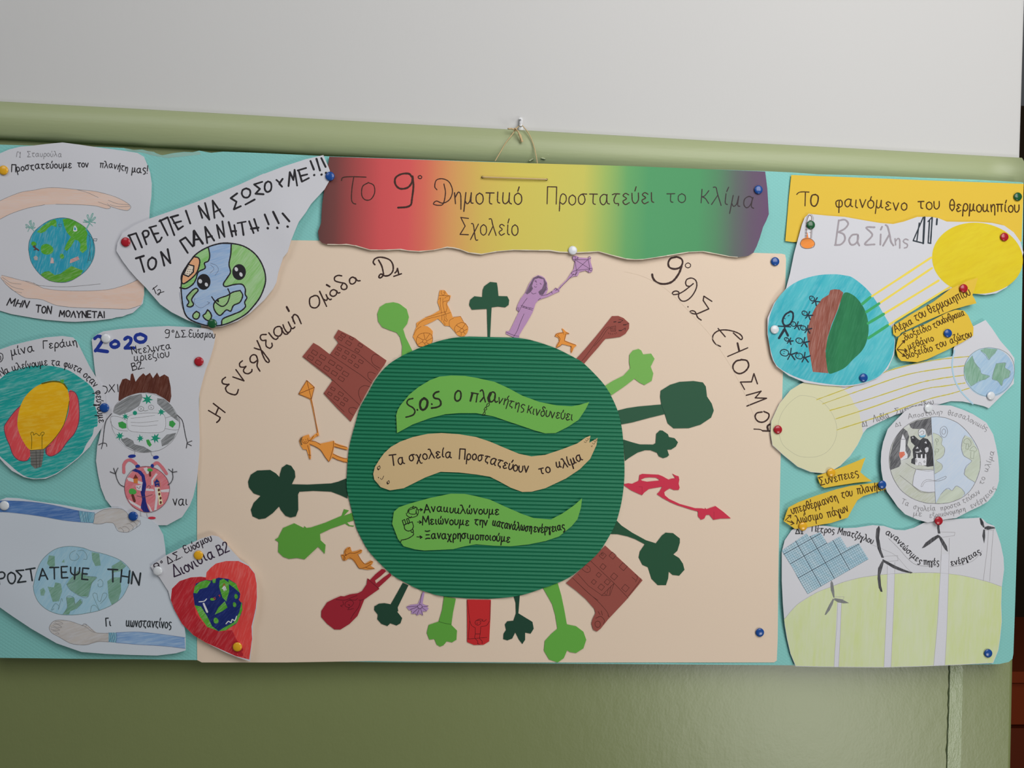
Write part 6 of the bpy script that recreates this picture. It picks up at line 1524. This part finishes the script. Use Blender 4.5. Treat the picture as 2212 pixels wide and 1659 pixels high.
R_.lines('tree_outline', 'y', '~815,510 800,490 820,475 840,490 838,515 818,525 815,510;820,525 820,560;~815,640 795,660 800,630 820,608 845,620 838,650 818,655;805,660 800,700;~1205,545 1178,530 1190,490 1230,475 1265,505 1278,550 1250,585 1240,570;1215,545 1205,612 1238,620 1248,548 1215,545;~1280,640 1258,630 1290,590 1320,580 1350,620 1330,655;1275,655 1268,735 1308,742 1320,640 1280,635', 4, flat((120, 128, 112)))
R_.lines('factory_outline', 'y', '~545,750 540,775 552,790 558,765 545,750;~655,768 648,785 660,798 668,780 655,768;~585,830 585,800 600,792 612,805 612,832;~590,400 620,375 650,380 640,415 610,420;~' + closed('628,338 585,360 580,420 610,462 660,455 680,410 672,358') + ';345,485 370,405 408,485 345,485', 4, M_PEN2)
R_.text('lettering', 'y', 'Δ1', '275,318 352,300', 49, 4.5, M_PEN)
R_.text('lettering', 'y', 'Αποστολη>', '448,218 600,185 740,165 900,152', 66, 4.5, M_PEN)
R_.text('lettering', 'y', 'Θεσσαλονικιός'.replace('Θ', 'θ'), '968,160 1080,180 1200,225 1340,300 1480,372', 71, 4.5, M_PEN)
R_.text('lettering', 'y', 'Τα', '345,1335 438,1375', 69, 4.5, M_PEN)
R_.text('lettering', 'y', 'σχολεία', '510,1410 650,1435 805,1430', 74, 4.5, M_PEN)
R_.text('lettering', 'y', 'προστα', '875,1430 1000,1405 1140,1355', 68, 4.5, M_PEN)
R_.text('lettering', 'y', 'τεύουν', '1175,1330 1290,1275 1400,1195', 74, 4.5, M_PEN)
R_.text('lettering', 'y', 'το', '1430,1085 1470,1000', 74, 4.5, M_PEN)
R_.text('lettering', 'y', 'κλίμα', '1500,920 1550,790 1590,650', 74, 4.5, M_PEN)
R_.text('lettering', 'y', 'με', '510,1498 620,1510', 69, 4.5, M_PEN)
R_.text('lettering', 'y', 'εξοικονομηση', '728,1525 950,1500 1205,1435', 68, 4.5, M_PEN)
R_.text('lettering', 'y', 'ενέργειας', '1285,1405 1440,1310 1610,1145', 71, 4.5, M_PEN)

# ================================================================== push pins
def pin_mat(name, c, rough=0.22):
    mt, nt, b = new_mat(name, rough, 0.5)
    b.inputs['Base Color'].default_value = rgb(c)
    b.inputs['Coat Weight'].default_value = 0.15
    b.inputs['Coat Roughness'].default_value = 0.08
    return mt
PM = {'yellow': pin_mat('yellow_plastic', (214, 160, 36)), 'red': pin_mat('red_plastic', (160, 30, 42)), 'blue': pin_mat('blue_plastic', (26, 70, 140)),
      'green': pin_mat('green_plastic', (28, 82, 48)), 'white': pin_mat('white_plastic', (205, 208, 212))}
M_STEEL = new_mat('pin_steel', 0.3, 0.5)[0]
M_STEEL.node_tree.nodes['Principled BSDF'].inputs['Base Color'].default_value = (0.6, 0.6, 0.6, 1)
M_STEEL.node_tree.nodes['Principled BSDF'].inputs['Metallic'].default_value = 1.0
def lathe(prof, n=20):
    V, F = [], []
    for r, h in prof:
        for j in range(n):
            a = 2 * math.pi * j / n
            V.append((r * math.cos(a), -h, r * math.sin(a)))
    for i in range(len(prof) - 1):
        for j in range(n):
            F.append((i * n + j, i * n + (j + 1) % n, (i + 1) * n + (j + 1) % n, (i + 1) * n + j))
    F += [tuple(range(n - 1, -1, -1)), tuple(range((len(prof) - 1) * n, len(prof) * n))]
    return V, F
HEADP = [(0.0045, 0.0), (0.0051, 0.0003), (0.0052, 0.0007), (0.0049, 0.0012), (0.0040, 0.0017), (0.0028, 0.0020), (0.0014, 0.0022), (0.0004, 0.00225)]
COLLP = [(0.0020, -0.0006), (0.0020, 0.0002)]
SHP = [(0.0002, -0.0058), (0.00055, -0.0046), (0.00055, -0.0005)]
head_me = {}
def pin(color, x, y, label, h):
    loc = pt(x, y, h / 1000.0)
    r = empty('push_pin', loc)
    tag(r, label, 'push pin', 'domed push pins on the board')
    if color not in head_me:
        ms = []
        for nm, pr, mt_ in (('head', HEADP, PM[color]), ('collar', COLLP, PM[color]), ('needle', SHP, M_STEEL)):
            V, F = lathe(pr)
            me = bpy.data.meshes.new(nm)
            me.from_pydata(V, [], F)
            me.polygons.foreach_set('use_smooth', [len(p) == 4 for p in F])
            me.materials.append(mt_)
            ms.append((nm, me))
        head_me[color] = ms
    for nm, me in head_me[color]:
        o = bpy.data.objects.new(nm, me)
        COL.objects.link(o)
        o.parent = r
    return r
PINS = [
 ('yellow', 8, 368, 'yellow pin at the left end of the top-left hands drawing', A), ('red', 272, 523, 'red pin left of the big marker letters of the plaster globe drawing', B),
 ('blue', 713, 381, 'blue pin at the left tip of the rainbow banner', B), ('green', 459, 699, 'green pin under the chin of the plaster globe', B),
 ('white', 229, 731, 'white pin on the first digits of the blue 2020', D2), ('red', 430, 781, 'red pin near the right edge of the face mask drawing', D2),
 ('blue', 226, 881, 'blue pin at the right edge of the light bulb drawing', Cs), ('white', 10, 1092, 'white pin on the upper blue sleeve at the left edge', E),
 ('blue', 288, 1115, 'blue pin on the upper hand of the blue-sleeved drawing', E), ('white', 341, 1233, 'white pin at the left corner of the heart drawing', Ht),
 ('yellow', 429, 1199, 'yellow pin among the letters above the red heart', Ht), ('yellow', 513, 1397, 'yellow pin at the lower tip of the red heart', Ht),
 ('white', 1237, 541, 'white pin at the lower edge of the rainbow banner by the purple kite', ban), ('blue', 1638, 410, 'blue pin on the purple right end of the rainbow banner', ban),
 ('blue', 1674, 565, 'blue pin in the upper right corner of the cream card', cream), ('green', 2198, 425, 'green pin at the right end of the yellow title card', YB),
 ('green', 1751, 486, 'green pin on the drawn thermometer', V_), ('red', 2169, 512, 'red pin on the big yellow sun', V_),
 ('red', 2081, 623, 'red pin on the yellow fishtail tag below the big sun', t1), ('white', 1673, 712, 'white pin at the left edge of the blue globe with stick people', V_),
 ('blue', 2047, 720, 'blue pin on the yellow tag listing gases', t2), ('blue', 1865, 816, 'blue pin at the bottom of the blue globe with stick people', V_),
 ('white', 2140, 855, 'white pin under the small globe at the end of the pencil rays', L_), ('red', 1680, 928, 'red pin at the left edge of the pale yellow sun', L_),
 ('white', 2005, 882, 'white pin at the top of the round pencil drawing', R_), ('yellow', 1795, 1021, 'yellow pin at the lower edge of the pale yellow sun', t3),
 ('blue', 1905, 1047, 'blue pin at the right tip of the long yellow tag', R_), ('red', 2027, 1125, 'red pin at the bottom of the round pencil drawing', R_),
 ('yellow', 1734, 1137, 'yellow pin at the lower left end of the long yellow tag', t4), ('blue', 1641, 1366, 'blue pin in the lower right corner of the cream card', cream),
 ('blue', 2134, 1411, 'blue pin in the lower right corner of the wind turbine drawing', Wd),
]
for c, x, y, lb, sh in PINS:
    pin(c, x, y, lb, sh.hh(x, y) * 1000 + 0.85)
